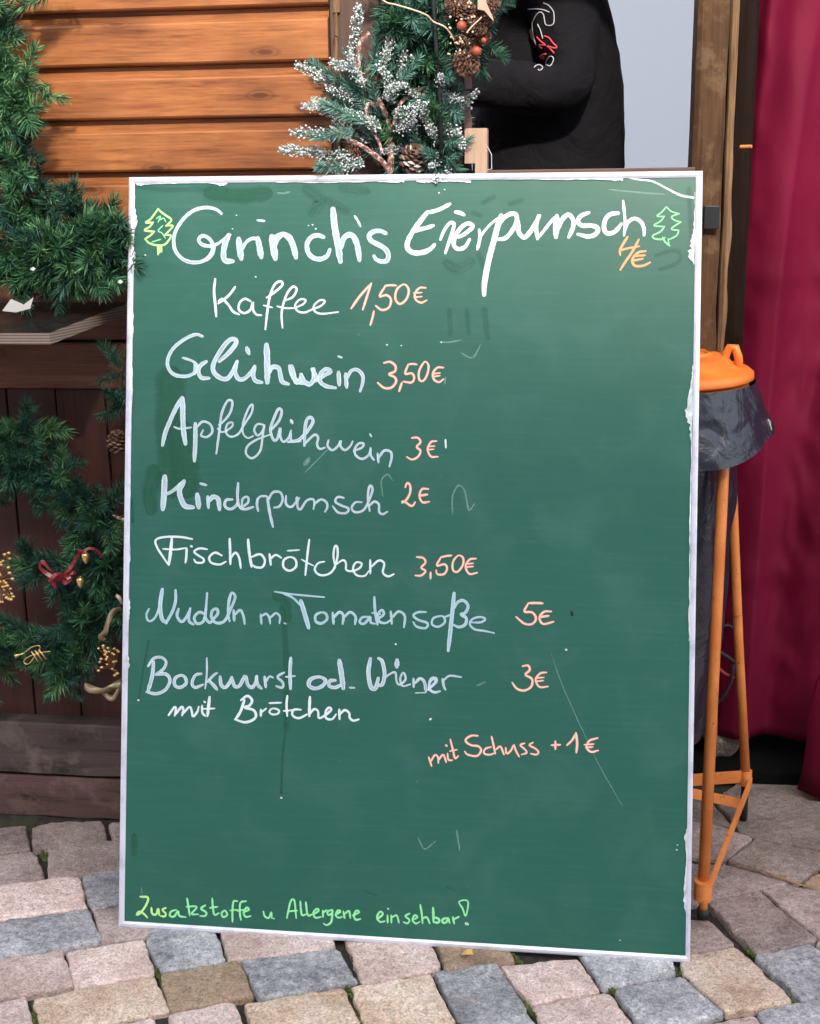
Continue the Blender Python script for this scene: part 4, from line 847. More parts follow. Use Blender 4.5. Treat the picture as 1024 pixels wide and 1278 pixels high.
for mk, lab, strokes in LINES:
    cl = clusters(strokes, 5.0 if mk != 'coral' else 3.0); main = max(cl, key=len)
    for c_ in cl:
        K = Ink()
        for o_, pts, w_ in c_: K.stroke(pts, w_, o_)
        K.build('tree_drawing' if 'fir tree' in lab else 'lettering', M[mk], lab if c_ is main else None)
# damp stains, smudges, painted spray shadows near the top, scratches on the panel
K = Ink()
for pts, w_ in [([(212,478),(211,520),(214,560),(215,598)], 44), ([(226,545),(230,575),(232,600)], 42), ([(190,590),(186,615),(188,632)], 22), ([(346,745),(354,750),(358,770)], 15), ([(352,760),(356,800),(357,860),(357,908)], 9), ([(357,905),(353,940),(351,990)], 4), ([(264,240),(300,243),(330,241)], 22), ([(185,800),(176,850),(173,872)], 3), ([(167,1045),(167,1064)], 10), ([(163,625),(165,650)], 6)]:
    K = Ink(); K.stroke(pts, w_, O1, (1, 1), order=-.5); K.build('damp_stain', M['stain'])
K = Ink()
for pts, w_ in [([(560,330),(570,336),(585,328)], 18), ([(561,388),(562,415)], 9), ([(583,388),(585,415)], 8), ([(605,388),(608,420)], 10), ([(598,318),(604,334)], 10), ([(605,252),(615,246)], 10), ([(638,254),(650,250)], 9), ([(592,265),(598,268)], 8), ([(820,318),(845,312),(848,326),(825,336)], 7), ([(385,238),(400,250),(392,262)], 20), ([(430,235),(455,238)], 16), ([(410,250),(430,262)], 14), ([(166,230),(200,236),(250,236)], 9), ([(452,1112),(470,1118)], 3), ([(558,1108),(568,1112)], 3), ([(860,236),(864,300)], 8)]:
    K = Ink(); K.stroke(pts, w_, O1, (1, 1), order=-.4); K.build('smudge_shadow', M['smudge_shade'])  # blotches left of centre at the top paint the spray's cast shadow
K = Ink()
for pts, w_ in [([(688,815),(700,850),(722,900),(748,955),(778,1008)], 1.6), ([(565,643),(565,620),(572,606),(580,612),(583,627),(586,637),(593,627)], 3), ([(522,1046),(530,1060),(544,1050)], 2.5), ([(570,1036),(574,1062)], 3), ([(345,240),(352,241),(362,239)], 3), ([(478,620),(476,600),(484,592),(490,600)], 2.5), ([(575,440),(590,446),(600,430)], 2.5), ([(555,480),(556,470)], 3), ([(596,856),(606,851)], 3), ([(760,236),(800,240),(830,242)], 3), ([(176,1108),(178,1125)], 1.5), ([(548,426),(560,427),(575,424)], 3), ([(380,580),(386,572)], 8), ([(380,590),(410,560)], 2)]:
    K = Ink(); K.stroke(pts, w_, O1, (.4, .4), order=-.3); K.build('erased_mark', M['ghost'])
K = Ink()
for x, y, r in [(351,996,3), (172.5,874,2.6), (845,1061,2), (483,430,2.4), (501,431,1.8), (551,427,1.8), (390,280,2), (394,285,2.6), (385,281,1.6), (494,804,2.4), (707,811,3), (537,898,2.6), (181,318,2.4), (319,345,2), (295,268,1.5), (290,285,1.5), (548,240,2.2), (555,236,1.6), (846,1055,1.6), (774,1174,1.6), (538,897,2)]:
    K = Ink(); K.stroke([(x-.4, y), (x+.5, y+.3)], r, O1); K.build('paint_dot', M['w'])
K = Ink(); K.stroke([(713.5,764),(714.5,768)], 3.4, O1); K.build('dark_chip', M['black'])
# torn tape along the frame's inner edge
def tape(pts, side, seed, wmax):
    if side == (0, 1): pts = [(a_, b_, c_*.6) for a_, b_, c_ in pts]
    r = random.Random(seed); K = MB(); vs = []; C = catmull([Vector((x, y, 0)) for x, y, _ in pts], 7); Wd = catmull([Vector((w_, 0, 0)) for _, _, w_ in pts], 7)
    for c, w_ in zip(C, Wd):
        ww = max(.25, w_.x*(1+.8*noise.noise((c.x*.35, c.y*.35, seed)))+r.uniform(-.4, .5)*min(1, w_.x))
        p = st(onB(c.x, c.y)); q = st(onB(c.x+side[0]*ww, c.y+side[1]*ww)); lift = .0006+.0012*abs(noise.noise((c.x*.1, c.y*.1, seed)))
        vs += [from_st(p.x, p.y, PO+.0012), from_st(q.x, q.y, PO+.0012+lift)]
    n = len(vs)//2; K.add(vs, [(2*i, 2*i+1, 2*i+3, 2*i+2) for i in range(n-1)]); K.build('torn_tape', M['tape'], board)
tape([(170,228,5),(178,229,3),(190,229,1),(215,228,1.5),(232,228,1),(262,228,1),(277,228,6),(284,228,1)], (0, 1), 1, 4)
tape([(345,227,1),(400,227,1.5),(440,226,2),(470,226,1.5),(500,225,5),(505,225,1)], (0, 1), 2, 4)
tape([(520,225,3),(535,225,5),(560,225,2),(585,225,4),(588,225,1)], (0, 1), 3, 4)
tape([(630,224,1),(700,223,2),(760,222,4),(776,222,5),(778,222,1)], (0, 1), 4, 4)
tape([(167,232,1),(167,262,2),(167,275,4),(166,300,1),(166,318,3),(166,332,2),(165,350,1),(165,410,2),(164,430,1),(164,480,2),(163,520,1),(162,560,1),(161,600,2),(161,640,1)], (1, 0), 5, 4)
tape([(160,660,1),(160,690,3),(159,720,1),(159,755,3),(159,775,2),(158,800,1),(158,830,3),(157,850,1),(156,900,1)], (1, 0), 6, 4)
tape([(868,240,1),(868,280,2),(868,298,5),(867,318,7),(867,330,1)], (-1, 0), 7, 4)
tape([(866,455,1),(865,480,3),(865,512,8),(864,530,4),(864,560,1),(863,640,2),(862,700,1),(862,760,2),(861,800,1)], (-1, 0), 8, 4)
tape([(858,1035,1),(858,1045,3),(858,1070,1),(857,1105,3),(857,1130,3),(857,1140,1)], (-1, 0), 9, 4)
K = Ink(); K.stroke([(783,221),(800,224),(815,226),(835,236),(850,243),(866,247)], 2.6, O1); K.stroke([(838,238),(852,244),(866,246)], 3.2, O1); K.build('torn_film_edge', M['w'])

# ------------------------------------------------------------ bin stand
bin_ = empty('bin_stand', (.1, 2.4, 0), 'orange tubular bin stand with lid and black bag, right of the board', 'bin')
LC = Vector((.125, 2.42, 0)); LC.x = onY(812, 470, 2.42).x
zr = onY(812, 497, 2.23).z+.022; RL = .185
prof = [(0, .030), (.10, .031), (.128, .030), (.140, .026), (.150, .014), (.158, .010), (.180, .006), (.187, .000), (.188, -.010), (.182, -.014), (.175, -.010)]
vs, fs = [], []; ns = 72
for k, (r, z) in enumerate(prof):
    for i in range(ns):
        a = 2*math.pi*i/ns; vs.append((LC.x+r*math.cos(a), LC.y+r*math.sin(a), zr+z))
for k in range(len(prof)-1):
    for i in range(ns): a = k*ns+i; b = k*ns+(i+1) % ns; fs.append((a, b, b+ns, a+ns))
lid = link('lid', mesh(vs, fs, True), M['oplas'], bin_)
# ribs and recess on the lid
q = MB()
for s_ in (-1, 1):
    a = onZ(884+0, 446 if s_ > 0 else 462, zr+.03)
q.tube([LC+Vector((-.12, -.045, zr+.030)), LC+Vector((.085, -.045, zr+.030)), LC+Vector((.105, -.02, zr+.030)), LC+Vector((.10, .03, zr+.030)), LC+Vector((-.12, .05, zr+.03))], .006, 8)
q.build('lid_rib', M['oplas'], lid, True)
h = onZ(913, 450, zr+.02); _d = Vector((h.x-LC.x, h.y-LC.y, 0)); h = LC+_d.normalized()*min(_d.length, .158)+Vector((0, 0, zr+.02)); q = MB(); tdir = Vector((h.y-LC.y, -(h.x-LC.x), 0)).normalized(); rad = Vector((h.x-LC.x, h.y-LC.y, 0)).normalized()
q.tube([h-rad*.012+Vector((0, 0, -.012)), h-rad*.010+Vector((0, 0, .012)), h-rad*.004+Vector((0, 0, .024)), h+rad*.006+Vector((0, 0, .024)), h+rad*.012+Vector((0, 0, .008)), h+rad*.016+Vector((0, 0, -.02))], [.008, .008, .008, .008, .008, .008], 10)
q.build('lid_hinge', M['oplas'], lid, True)
q = MB(); q.tube([LC+Vector((.172*math.cos(a), .172*math.sin(a), zr-.024)) for a in [2*math.pi*i/48 for i in range(48)]], .008, 8, closed=True); q.build('ring', M['ostee'], bin_, True)
# bag skirt folded over the ring
vs, fs = [], []; ns, nr = 120, 26; zt_ = zr-.016; xr_end = onY(962, 540, 2.40)
for j in range(nr+1):
    t = j/nr
    for i in range(ns):
        a = 2*math.pi*i/ns
        drop = .122+.030*math.cos(a-math.radians(215))+.006*math.sin(5*a)
        r = RL+.006+.028*t*(1+.3*math.cos(a))+.005*t*math.sin(7*a+1)+.002*t*math.sin(13*a+3*t)+.008*t*noise.noise((math.cos(a)*2.2, math.sin(a)*2.2, t*3))+.004*noise.noise((math.cos(a)*7, math.sin(a)*7, t*6))*min(1, t*4)
        vs.append((LC.x+r*math.cos(a), LC.y+r*math.sin(a), zt_-drop*t))
for j in range(nr):
    for i in range(ns): a = j*ns+i; b = j*ns+(i+1) % ns; fs.append((a, a+ns, b+ns, b))
skirt = link('bag_skirt', mesh(vs, fs, True), M['bag'], bin_)
vs, fs = [], []; zb_ = onY(880, 955, 2.35).z
for j in range(41):
    t = j/40; z = zr-.05-(zr-.05-zb_)*t
    for i in range(ns):
        a = 2*math.pi*i/ns; R = (.168-.038*t+.022*math.sin(math.pi*t))*(1 if t < .93 else math.sqrt(max(0, 1-((t-.93)/.07)**2))*.9+.1)
        r = R*(1+.05*noise.noise((math.cos(a)*2, math.sin(a)*2, t*3.5))+.03*noise.noise((math.cos(a)*5, math.sin(a)*5, t*9)))
        vs.append((LC.x-.008+r*math.cos(a), LC.y+.01+r*math.sin(a), z))
for j in range(40):
    for i in range(ns): a = j*ns+i; b = j*ns+(i+1) % ns; fs.append((a, a+ns, b+ns, b))
link('bag_body', mesh(vs, fs, True), M['bag'], bin_)
# legs
g0 = onZ(876, 1128); foot = Vector((g0.x, g0.y, 0))
zc = .062
F1 = onZ(878, 1108, .06); F2 = onZ(931, 968, .10)
tl = onY(905, 560, F1.y+.10); 
q = MB(); q.tube([F1+Vector((0, 0, -.015)), onY(903, 590, 2.285), onY(904, 530, 2.31)], .0105, 12); q.build('leg', M['ostee'], bin_, True)
q = MB(); q.tube([F2+Vector((0, 0, 0)), onY(922, 800, F2.y-.03), onY(915, 630, F2.y-.06), onY(910, 500, F2.y-.10)], .0095, 12); q.build('leg', M['ostee'], bin_, True)
F3 = Vector((F1.x-.42, F2.y-.10, .06)); q = MB(); q.tube([F3, Vector((LC.x-.16, LC.y+.06, zr-.03))], .0105, 12); q.build('leg', M['ostee'], bin_, True)
def bar(a, b, h, t, nm='base_bar'):
    d = (b-a).normalized(); s_ = Vector((-d.y, d.x, 0)).normalized()*t; u = Vector((0, 0, h)); q = MB()
    q.add([a-s_-u, a+s_-u, a+s_+u, a-s_+u, b-s_-u, b+s_-u, b+s_+u, b-s_+u], [(0, 1, 2, 3), (7, 6, 5, 4), (0, 4, 5, 1), (1, 5, 6, 2), (2, 6, 7, 3), (3, 7, 4, 0)])
    return q.build(nm, M['ostee'], bin_, bevel=.001)
dF = (F2-F1); bar(F1+dF*.03+Vector((.010, 0, 0)), F2+Vector((.011, 0, -.012)), .010, .003)
bar(F2+Vector((-.004, -.004, .0)), onY(800, 978, F2.y-.01), .013, .003)
Fx = onZ(800, 975, .06); bar(onY(925, 1003, F2.y-.02), onY(840, 985, F2.y-.12), .011, .003)
q = MB(); q.tube([F1+Vector((0, 0, -.022)), F1+Vector((0, 0, .014))], .0165, 20); q.build('collar', M['ostee'], bin_, False)
q = MB(); q.tube([Vector((F1.x+.002, F1.y, .016)), Vector((F1.x, F1.y, .045))], .008, 12); q.build('foot_pin', M['ostee'], bin_, True)
q = MB(); q.tube([Vector((F1.x+.002, F1.y, 0)), Vector((F1.x+.002, F1.y, .018))], .0105, 12); q.build('rubber_foot', M['rubber'], bin_, True)
q = MB(); q.tube([F2+Vector((0, 0, -.020)), F2+Vector((0, 0, .012))], .0125, 16); q.build('collar', M['ostee'], bin_)
q = MB(); q.tube([Vector((F2.x, F2.y, 0)), F2+Vector((0, 0, -.01))], .008, 12); q.build('rubber_foot', M['rubber'], bin_, True)
q = MB(); q.tube([Vector((F3.x, F3.y, 0)), F3], .009, 12); q.build('rubber_foot', M['rubber'], bin_, True)
tg = onY(962, 533, 2.38); q = MB(); q.add([tg+Vector((-.006, 0, .016)), tg+Vector((-.001, -.002, .012)), tg+Vector((.003, -.002, -.006)), tg+Vector((-.001, -.001, -.011)), tg+Vector((-.007, 0, -.004))], [(0, 4, 3, 2, 1)])
q.build('price_tag', M['paper'], bin_)

# ------------------------------------------------------------ crimson curtain
def curtain(name, x0, x1, yb, z0, z1, seed, nf, amp, label, thick=.004, hem=0):
    n, m = 300, 110; vs = []; fs = []; sz1 = onY(980, 345, yb).z; sz2 = onY(980, 720, yb).z
    for j in range(m+1):
        t = j/m; z = z0+(z1-z0)*t
        for i in range(n+1):
            s_ = i/n; x = x0+(x1-x0)*s_
            bend = .35*noise.noise((s_*3, t*1.5, seed)); ph = 2*math.pi*nf*(s_+.10*noise.noise((s_*4.5, t*.7, seed+2))+.012*noise.noise((s_*14, t*2.5, seed)))
            y = yb+amp*(math.sin(ph+bend*4)+.42*(1-abs(math.sin(1.15*ph+seed+bend*5)))**1.6*2*noise.noise((s_*8, t*1.2, 9)))*(.55+.45*t)+.010*noise.noise((s_*10, t*7, seed))+.004*noise.noise((s_*30, t*14, seed))
            if t < .30: y += .010*math.sin((.30-t)*9)
            y += .011*abs(noise.noise((s_*22+t*2, t*26, seed+5)))*(1+math.sin(ph))
            if abs(z-sz1) < .022: y -= .005
            if abs(z-sz2) < .022: y -= .005
            xo = .014*noise.noise((t*3.0, seed, s_*2))*(1-.5*s_)
            vs.append((x+xo-.020*max(0, (1.25-z))*(1-s_), y, z+hem*noise.noise((s_*6, seed, 0))))
    for j in range(m):
        for i in range(n): a = j*(n+1)+i; fs.append((a, a+1, a+n+2, a+n+1))
    o = link(name, mesh(vs, fs, True), M['curtain']); md = o.modifiers.new('thick', 'SOLIDIFY'); md.thickness = thick
    tag(o, label, 'curtain'); return o
YC = 2.72
cx0 = onY(911, 300, YC).x
curtain('curtain', cx0, cx0+1.35, YC, onY(960, 922, YC).z, 2.5, 3, 8.0, .036, 'long crimson fabric curtain hanging in folds right of the wooden post')
e0 = onY(985, 990, 2.60)
vs, fs = [], []
pts = [(1040, 820), (1022, 850), (1012, 890), (1008, 930), (1003, 965), (996, 988)]
for k, (x, y) in enumerate(pts):
    a = onY(x, y, 2.60+.01*math.sin(k*1.3)); wd = .02+.028*k
    for i in range(9): vs.append((a.x+wd*i/4, a.y+.014*math.sin(i*1.5+k*.4), a.z-(.012*i if k == len(pts)-1 else 0)))
for k in range(len(pts)-1):
    for i in range(8): a = k*9+i; fs.append((a, a+9, a+10, a+1))
o = link('curtain_tail', mesh(vs, fs, True), M['curtain']); md = o.modifiers.new('thick', 'SOLIDIFY'); md.thickness = .004
tag(o, 'small trailing end of crimson cloth reaching the ground at right edge', 'cloth')
# dark mat edge, kerb stone and cables behind the bin
q = MB(); q.box(.05, 1.9, 2.68, 3.4, .0, .03); tag(q.build('floor_mat', M['mat'], None, bevel=.004), 'black rubber mat on the ground under the crimson curtain', 'mat')
def rock(name, c, r, sc, mat_, label, seed):
    q = MB(); q.ball((0, 0, 0), r, 18, 12, sc); me = mesh([v*(1+.22*noise.noise(v*(2.2/r)+Vector((seed, 0, 0)))+.06*noise.noise(v*(7/r))) for v in q.v], q.f, False)
    o = link(name, me, mat_); o.location = c; tag(o, label, 'rock'); return o
c = onY(885, 850, 2.74); rock('rubble_stone', (c.x+.01, 2.80, c.z), .11, (.55, .4, 1.25), M['s_dim'], 'upright grey rubble stone behind the bin stand legs', 3)
c = onY(905, 905, 2.74); rock('rubble_stone', (c.x+.0, 2.76, c.z-.02), .075, (.6, .4, .9), M['s_slab'], 'small brown rubble stone low behind the bin stand legs', 6)
for col, lab, P_, r_ in (('rubber', 'black cable looping over the rubble stone', [(868, 800), (895, 812), (908, 820), (916, 826)], .0045), ('rubber', 'lower black cable curving in front of the rubble stone', [(916, 830), (912, 852), (900, 873), (880, 885), (860, 890)], .004), ('redcab', 'dark red cable between two black cables behind the bin', [(870, 818), (892, 830), (904, 840), (916, 846)], .0038), ('rubber', 'uppermost thin black cable behind the orange bin legs', [(872, 790), (895, 786), (908, 780), (917, 786)], .003)):
    q = MB(); q.tube(catmull([onY(x, y, 2.66+.004*i) for i, (x, y) in enumerate(P_)]), r_, 8); tag(q.build('cable', M[col], None, True), lab, 'cable')

# ------------------------------------------------------------ fir sprigs, garlands, decorations
def sprig_mesh(length, n, nl, wd, ang, seed, mats, snow=0, droop=.1):
    r = random.Random(seed); vs = []; fs = []; mi = []
    k = 6; ax = [Vector((droop*length*(i/k)**2, 0, length*i/k)) for i in range(k+1)]
    for i in range(k+1):
        for a in (0, 2.09, 4.19): vs.append(ax[i]+Vector((math.cos(a), math.sin(a), 0))*.0009)
    for i in range(k):
        for a in range(3): fs.append((i*3+a, i*3+(a+1) % 3, i*3+3+(a+1) % 3, i*3+3+a)); mi.append(1)
    for i in range(n):
        t = (i+.5)/n; p = Vector((droop*length*t*t, 0, length*t)); a = i*2.39996+r.uniform(-.5, .5)
        th = math.radians(ang+r.uniform(-16, 16))*(1-.45*max(0, t-.7)/.3); L = nl*r.uniform(.75, 1.15)*(1-.3*max(0, t-.75)/.25)
        rad = Vector((math.cos(a), math.sin(a), 0)); d = rad*math.sin(th)+Vector((0, 0, math.cos(th)))
        s_ = d.cross(Vector((r.uniform(-1, 1), r.uniform(-1, 1), r.uniform(-1, 1)))).normalized()*wd*.5
        b = len(vs); mid = p+d*L*.55+rad*L*.02; tip = p+d*L+Vector((0, 0, L*.06))
        vs += [p+s_*.7, mid+s_, tip, mid-s_, p-s_*.7]; fs += [(b, b+1, b+3, b+4), (b+1, b+2, b+3)]; mi += [0, 0]
        if snow and r.random() < snow:
            c = p+d*L*r.uniform(.25, 1.0); h = r.uniform(.0012, .0030); b = len(vs)
            vs += [c+Vector(v)*h for v in ((1, 0, 0), (-1, 0, 0), (0, 1, 0), (0, -1, 0), (0, 0, 1), (0, 0, -1))]
            fs += [(b, b+2, b+4), (b+2, b+1, b+4), (b+1, b+3, b+4), (b+3, b, b+4), (b+2, b, b+5), (b+1, b+2, b+5), (b+3, b+1, b+5), (b, b+3, b+5)]; mi += [2]*8
    me = mesh(vs, fs); 
    for m_ in mats: me.materials.append(m_)
    for p_, q_ in zip(me.polygons, mi): p_.material_index = q_
    return me
SP = {}
for nm, (mk, L, n, nl, wd, ang, sn) in {'fir': ('fir', .072, 120, .031, .0023, 50, 0), 'fird': ('fird', .072, 120, .030, .0022, 50, 0), 'firb': ('firb', .080, 120, .026, .0022, 46, 0), 'frost': ('frost', .080, 130, .022, .0021, 42, .95)}.items():
    SP[nm] = [sprig_mesh(L*f_, int(n*f_), nl, wd, ang, s_, [M[mk], M['wire'] if not sn else M['ftwig'], M['snow']], sn, dr) for s_, (f_, dr) in enumerate(((1, .1), (.8, .25), (1.15, -.1), (.9, .35)))]
rs = random.Random(21)
def put_sprig(parent, kind, p, d, sc=1.0, name='sprig'):
    o = bpy.data.objects.new(name, rs.choice(SP[kind])); COL.objects.link(o)
    o.parent = parent; o.matrix_parent_inverse = parent_world(parent).inverted()
    q = d.normalized().to_track_quat('Z', 'Y') @ Matrix.Rotation(rs.uniform(0, 6.28), 3, 'Z').to_quaternion()
    o.location = p; o.rotation_euler = q.to_euler(); o.scale = (sc*rs.uniform(.85, 1.12),)*3; return o
def garland(paths, count, kinds, label, rad=.02, out=.9, front=.6, sc=1.0, cat='garland', wire=True):
    base = paths[0][0]; g = empty('fir_garland', base, label, cat)
    tot = []
    for P_ in paths:
        C = catmull(P_, 10); tot.append((sum((b-a).length for a, b in zip(C, C[1:])), C))
        if wire: q = MB(); q.tube(C, .0016, 5); q.build('wire', M['wire'], g, True)
    S = sum(t for t, _ in tot)
    for L, C in tot:
        n = int(round(count*L/S))
        for i in range(n):
            t = (i+rs.random())/n*(len(C)-1); j = min(int(t), len(C)-2); p = C[j].lerp(C[j+1], t-j); tg = (C[j+1]-C[j]).normalized()
            a = rs.uniform(0, 6.28); u = tg.orthogonal().normalized(); v = tg.cross(u)
            rd = u*math.cos(a)+v*math.sin(a)
            if rd.y > .35: rd.y = -abs(rd.y)*.6
            d = rd*out+tg*rs.choice((-1, 1))*rs.uniform(.25, 1.0)+Vector((0, -front*rs.random(), rs.uniform(-.15, .2)))
            put_sprig(g, rs.choice(kinds), p+rd*rad*rs.random()*.6, d, sc)
    return g
YG = 2.345
W_ = lambda x, y, Y=YG: onY(x, y, Y)
garland([[W_(-60, -30), W_(-30, 20), W_(5, 75), W_(20, 130), W_(15, 190), W_(35, 235), W_(28, 285), W_(50, 325), W_(90, 340, 2.31)]], 104, ['fir', 'fir', 'fird'], 'thick green tinsel fir garland hanging down the plank wall at the left edge', .03, .85, .5)
garland([[W_(64, 105), W_(36, 118), W_(12, 135)], [W_(10, -10), W_(45, -8), W_(95, -14)]], 14, ['fir'], 'short loose ends of green garland poking out high on the left wall', .01, .5, .3, .8)
garland([[W_(-90, 328, 2.31), W_(-30, 330, 2.31), W_(30, 328, 2.31), W_(85, 328, 2.31), W_(125, 320, 2.32), W_(146, 308, 2.32)], [W_(95, 262, 2.34), W_(118, 282, 2.34), W_(148, 278, 2.34)], [W_(60, 310, 2.3), W_(100, 315, 2.3), W_(140, 305, 2.32)]], 112, ['fir', 'fir', 'fird'], 'bushy green fir garland lying along the dark counter shelf', .03, .8, .5)
YW = 2.35
wr = garland([[W_(-60, 645, YW), W_(-10, 600, YW), W_(25, 572, YW), W_(65, 590, YW), W_(105, 635, YW), W_(128, 690, YW), W_(120, 755, YW), W_(85, 795, YW), W_(30, 790, YW), W_(-30, 800, YW)], [W_(40, 575, YW), W_(36, 545, YW), W_(33, 525, YW)], [W_(105, 790, YW), W_(90, 825, YW), W_(72, 850, YW)], [W_(110, 640, YW), W_(150, 640, YW)], [W_(100, 720, YW), W_(72, 715, YW), W_(45, 700, YW)], [W_(-10, 800, YW), W_(-40, 840, YW)], [W_(128, 690, YW), W_(145, 720, YW), W_(140, 790, YW)]], 280, ['fird', 'fird', 'fir'], 'dark green star-shaped fir wreath hanging on the lower boards of the stall', .025, .8, .45, .92, 'wreath')
garland([[W_(165, 440, YW), W_(152, 470, YW), W_(160, 515, YW)]], 10, ['fird'], 'short dark garland end dropping behind the left board edge', .012, .7, .4, .8)
# vertical garland beside the serving opening
YO = 2.385
garland([[W_(520, -60, YO), W_(512, 20, YO), W_(520, 80, YO), W_(528, 120, YO), W_(532, 170, YO), W_(535, 192, YO)], [W_(500, -20, YO), W_(508, 40, YO), W_(500, 90, YO)], [W_(565, -40, YO), W_(585, 20, YO), W_(562, 60, YO)]], 88, ['fird', 'firb', 'fird', 'fir'], 'blue-green fir garland hanging down the post beside the serving opening', .03, .8, .4)
garland([[W_(548, 90, 2.36), W_(552, 130, 2.36), W_(550, 180, 2.36), W_(560, 215, 2.36)]], 26, ['firb', 'firb', 'frost'], 'pale blue-green fir tips just right of the black rod', .02, 1.0, .4, .75)
# frosted spray with twigs
YF = 2.365
spray = empty('frosted_spray', W_(490, 215, YF), 'snow-dusted fir spray with bare frosted twigs above the board top', 'decoration')
q4 = lambda x, y, dy=0: onY(360+x/3.657, y/3.657, YF+dy)
for pts, rr_ in (([(470, 860, 0), (468, 760, 0), (470, 650, 0), (452, 540, -.01), (405, 450, -.015), (345, 375, -.02), (300, 290, -.02), (283, 235, -.02)], [.007, .006, .0055, .005, .0045, .004, .0035, .003]), ([(330, 350, -.02), (318, 250, -.03), (335, 190, -.03), (372, 150, -.03)], [.004, .004, .0045, .004]),
    ([(465, 790, -.01), (430, 738, -.02), (345, 672, -.03), (262, 632, -.03), (190, 573, -.03)], [.0055, .005, .0045, .0035, .002]), ([(478, 600, -.01), (500, 500, -.02), (545, 440, -.02), (625, 402, -.02)], [.004, .0035, .003, .002]), ([(420, 480, -.01), (360, 480, -.03), (370, 560, -.03), (410, 640, -.02), (430, 700, -.02)], [.004, .0035, .003, .003, .003])):
    q = MB(); C = catmull([q4(*p) for p in pts], 5); rad_ = [rr_[min(len(rr_)-1, int(i/5))]*(1+.35*noise.noise((i*1.3, pts[0][0], 0))) for i in range(len(C))]; q.tube(C, rad_, 7); q.build('twig', M['ftwig'], spray)
tips = [((300, 250), (300, 100)), ((330, 330), (215, 290)), ((300, 420), (110, 335)), ((330, 520), (96, 465)), ((300, 600), (112, 625)), ((300, 700), (66, 690)), ((400, 400), (470, 220)), ((430, 450), (585, 290)), ((470, 520), (590, 490)), ((380, 350), (400, 210)), ((350, 440), (220, 330)), ((380, 520), (240, 430)), ((350, 560), (180, 500)), ((430, 600), (330, 520)), ((470, 600), (530, 560)), ((350, 740), (170, 780)), ((470, 480), (500, 330)), ((500, 600), (560, 540)), ((380, 650), (240, 640)), ((420, 540), (380, 420)), ((350, 400), (280, 330)), ((470, 420), (540, 300)), ((350, 760), (260, 700)), ((330, 480), (180, 400)), ((440, 400), (440, 250)), ((400, 620), (300, 560))]
for k, (a, b) in enumerate(tips):
    dy = rs.uniform(-.05, .0); A_, B_ = q4(*a, dy), q4(*b, dy-.01); L = (B_-A_).length; n_ = max(1, int(L/.035))
    for i in range(n_):
        p = A_.lerp(B_, i/n_); d = (B_-A_).normalized()+Vector((rs.uniform(-.25, .25), rs.uniform(-.5, .2), rs.uniform(-.2, .25)))
        put_sprig(spray, 'frost' if rs.random() < .75 else 'firb', p, d, .78)
for k in range(36):
    x = rs.uniform(220, 600); y = rs.uniform(320, 730); p = q4(x, y, rs.uniform(.0, .03)); put_sprig(spray, rs.choice(('firb', 'fird', 'frost')), p, Vector((rs.uniform(-1, 1), rs.uniform(-.35, .1), rs.uniform(-.1, 1))), .75)
# cones
def cone_mesh(r, h, seed, n=70):
    vs = []; fs = []; q = MB(); q.ball((0, 0, 0), 1, 8, 6, (r*.62, r*.62, h*.46)); vs = list(q.v); fs = list(q.f); rd = random.Random(seed)
    for i in range(n):
        t = (i+.5)/n; a = i*2.39996; z = -h/2+h*t; R = r*math.sqrt(max(.02, 1-(2*t-1)**2*.92))*(.85+.25*(1-t)); up = (t-.35)*1.3
        rad = Vector((math.cos(a), math.sin(a), 0)); tan = Vector((-math.sin(a), math.cos(a), 0)); c = rad*R*.5+Vector((0, 0, z)); d = (rad+Vector((0, 0, up))).normalized()
        L = R*.62+.003; w_ = r*.30*rd.uniform(.85, 1.15); th = d.cross(tan)*w_*.28; b = len(vs)
        vs += [c-tan*w_*.4, c+tan*w_*.4, c+d*L*.8+tan*w_, c+d*L, c+d*L*.8-tan*w_, c+d*L*.85+th*1.5, c-th*.6]
        fs += [(b, b+1, b+6), (b+0, b+6, b+5, b+4), (b+1, b+2, b+5, b+6), (b+2, b+3, b+5), (b+3, b+4, b+5), (b, b+4, b+3, b+2, b+1)]
    return mesh(vs, fs)
cmA, cmB = cone_mesh(.020, .042, 1), cone_mesh(.022, .044, 2); cmA.materials.append(M['cone']); cmB.materials.append(M['conesnow'])
def cone(me, loc, d, sc, label=None, parent=None, group=None):
    o = bpy.data.objects.new('pine_cone', me); COL.objects.link(o); o.location = loc; o.scale = (sc,)*3
    o.rotation_euler = d.to_track_quat('Z', 'Y').to_euler()
    if parent: o.parent = parent; o.matrix_parent_inverse = parent_world(parent).inverted()
    else: tag(o, label, 'pine cone')
    return o
cone(cmB, onY(517, 198, 2.345), Vector((.25, -.5, .55)), 1.0, 'large open pine cone with snow-white scale tips, above the board edge')
cone(cmA, onY(440, 190, 2.34), Vector((-.5, -.7, .1)), .62, 'small dark pine cone low at the left of the frosted spray')
cone(cmA, onY(147, 551, 2.30), Vector((.15, -.3, 1)), .88, 'brown pine cone hanging beside the left board edge')
# rolled bark rosette
q = MB(); c = onY(466, 93, 2.33); rosette = [c+Vector(((.004+.0011*i*.6)*math.cos(i*.7), -.002*math.cos(i), (.004+.0011*i*.6)*math.sin(i*.7))) for i in range(19)]
q.tube(rosette, .0028, 6); tag(q.build('wood_rosette', M['rim_wood'], None, True), 'curled light brown wood shaving rosette in the frosted spray', 'decoration')
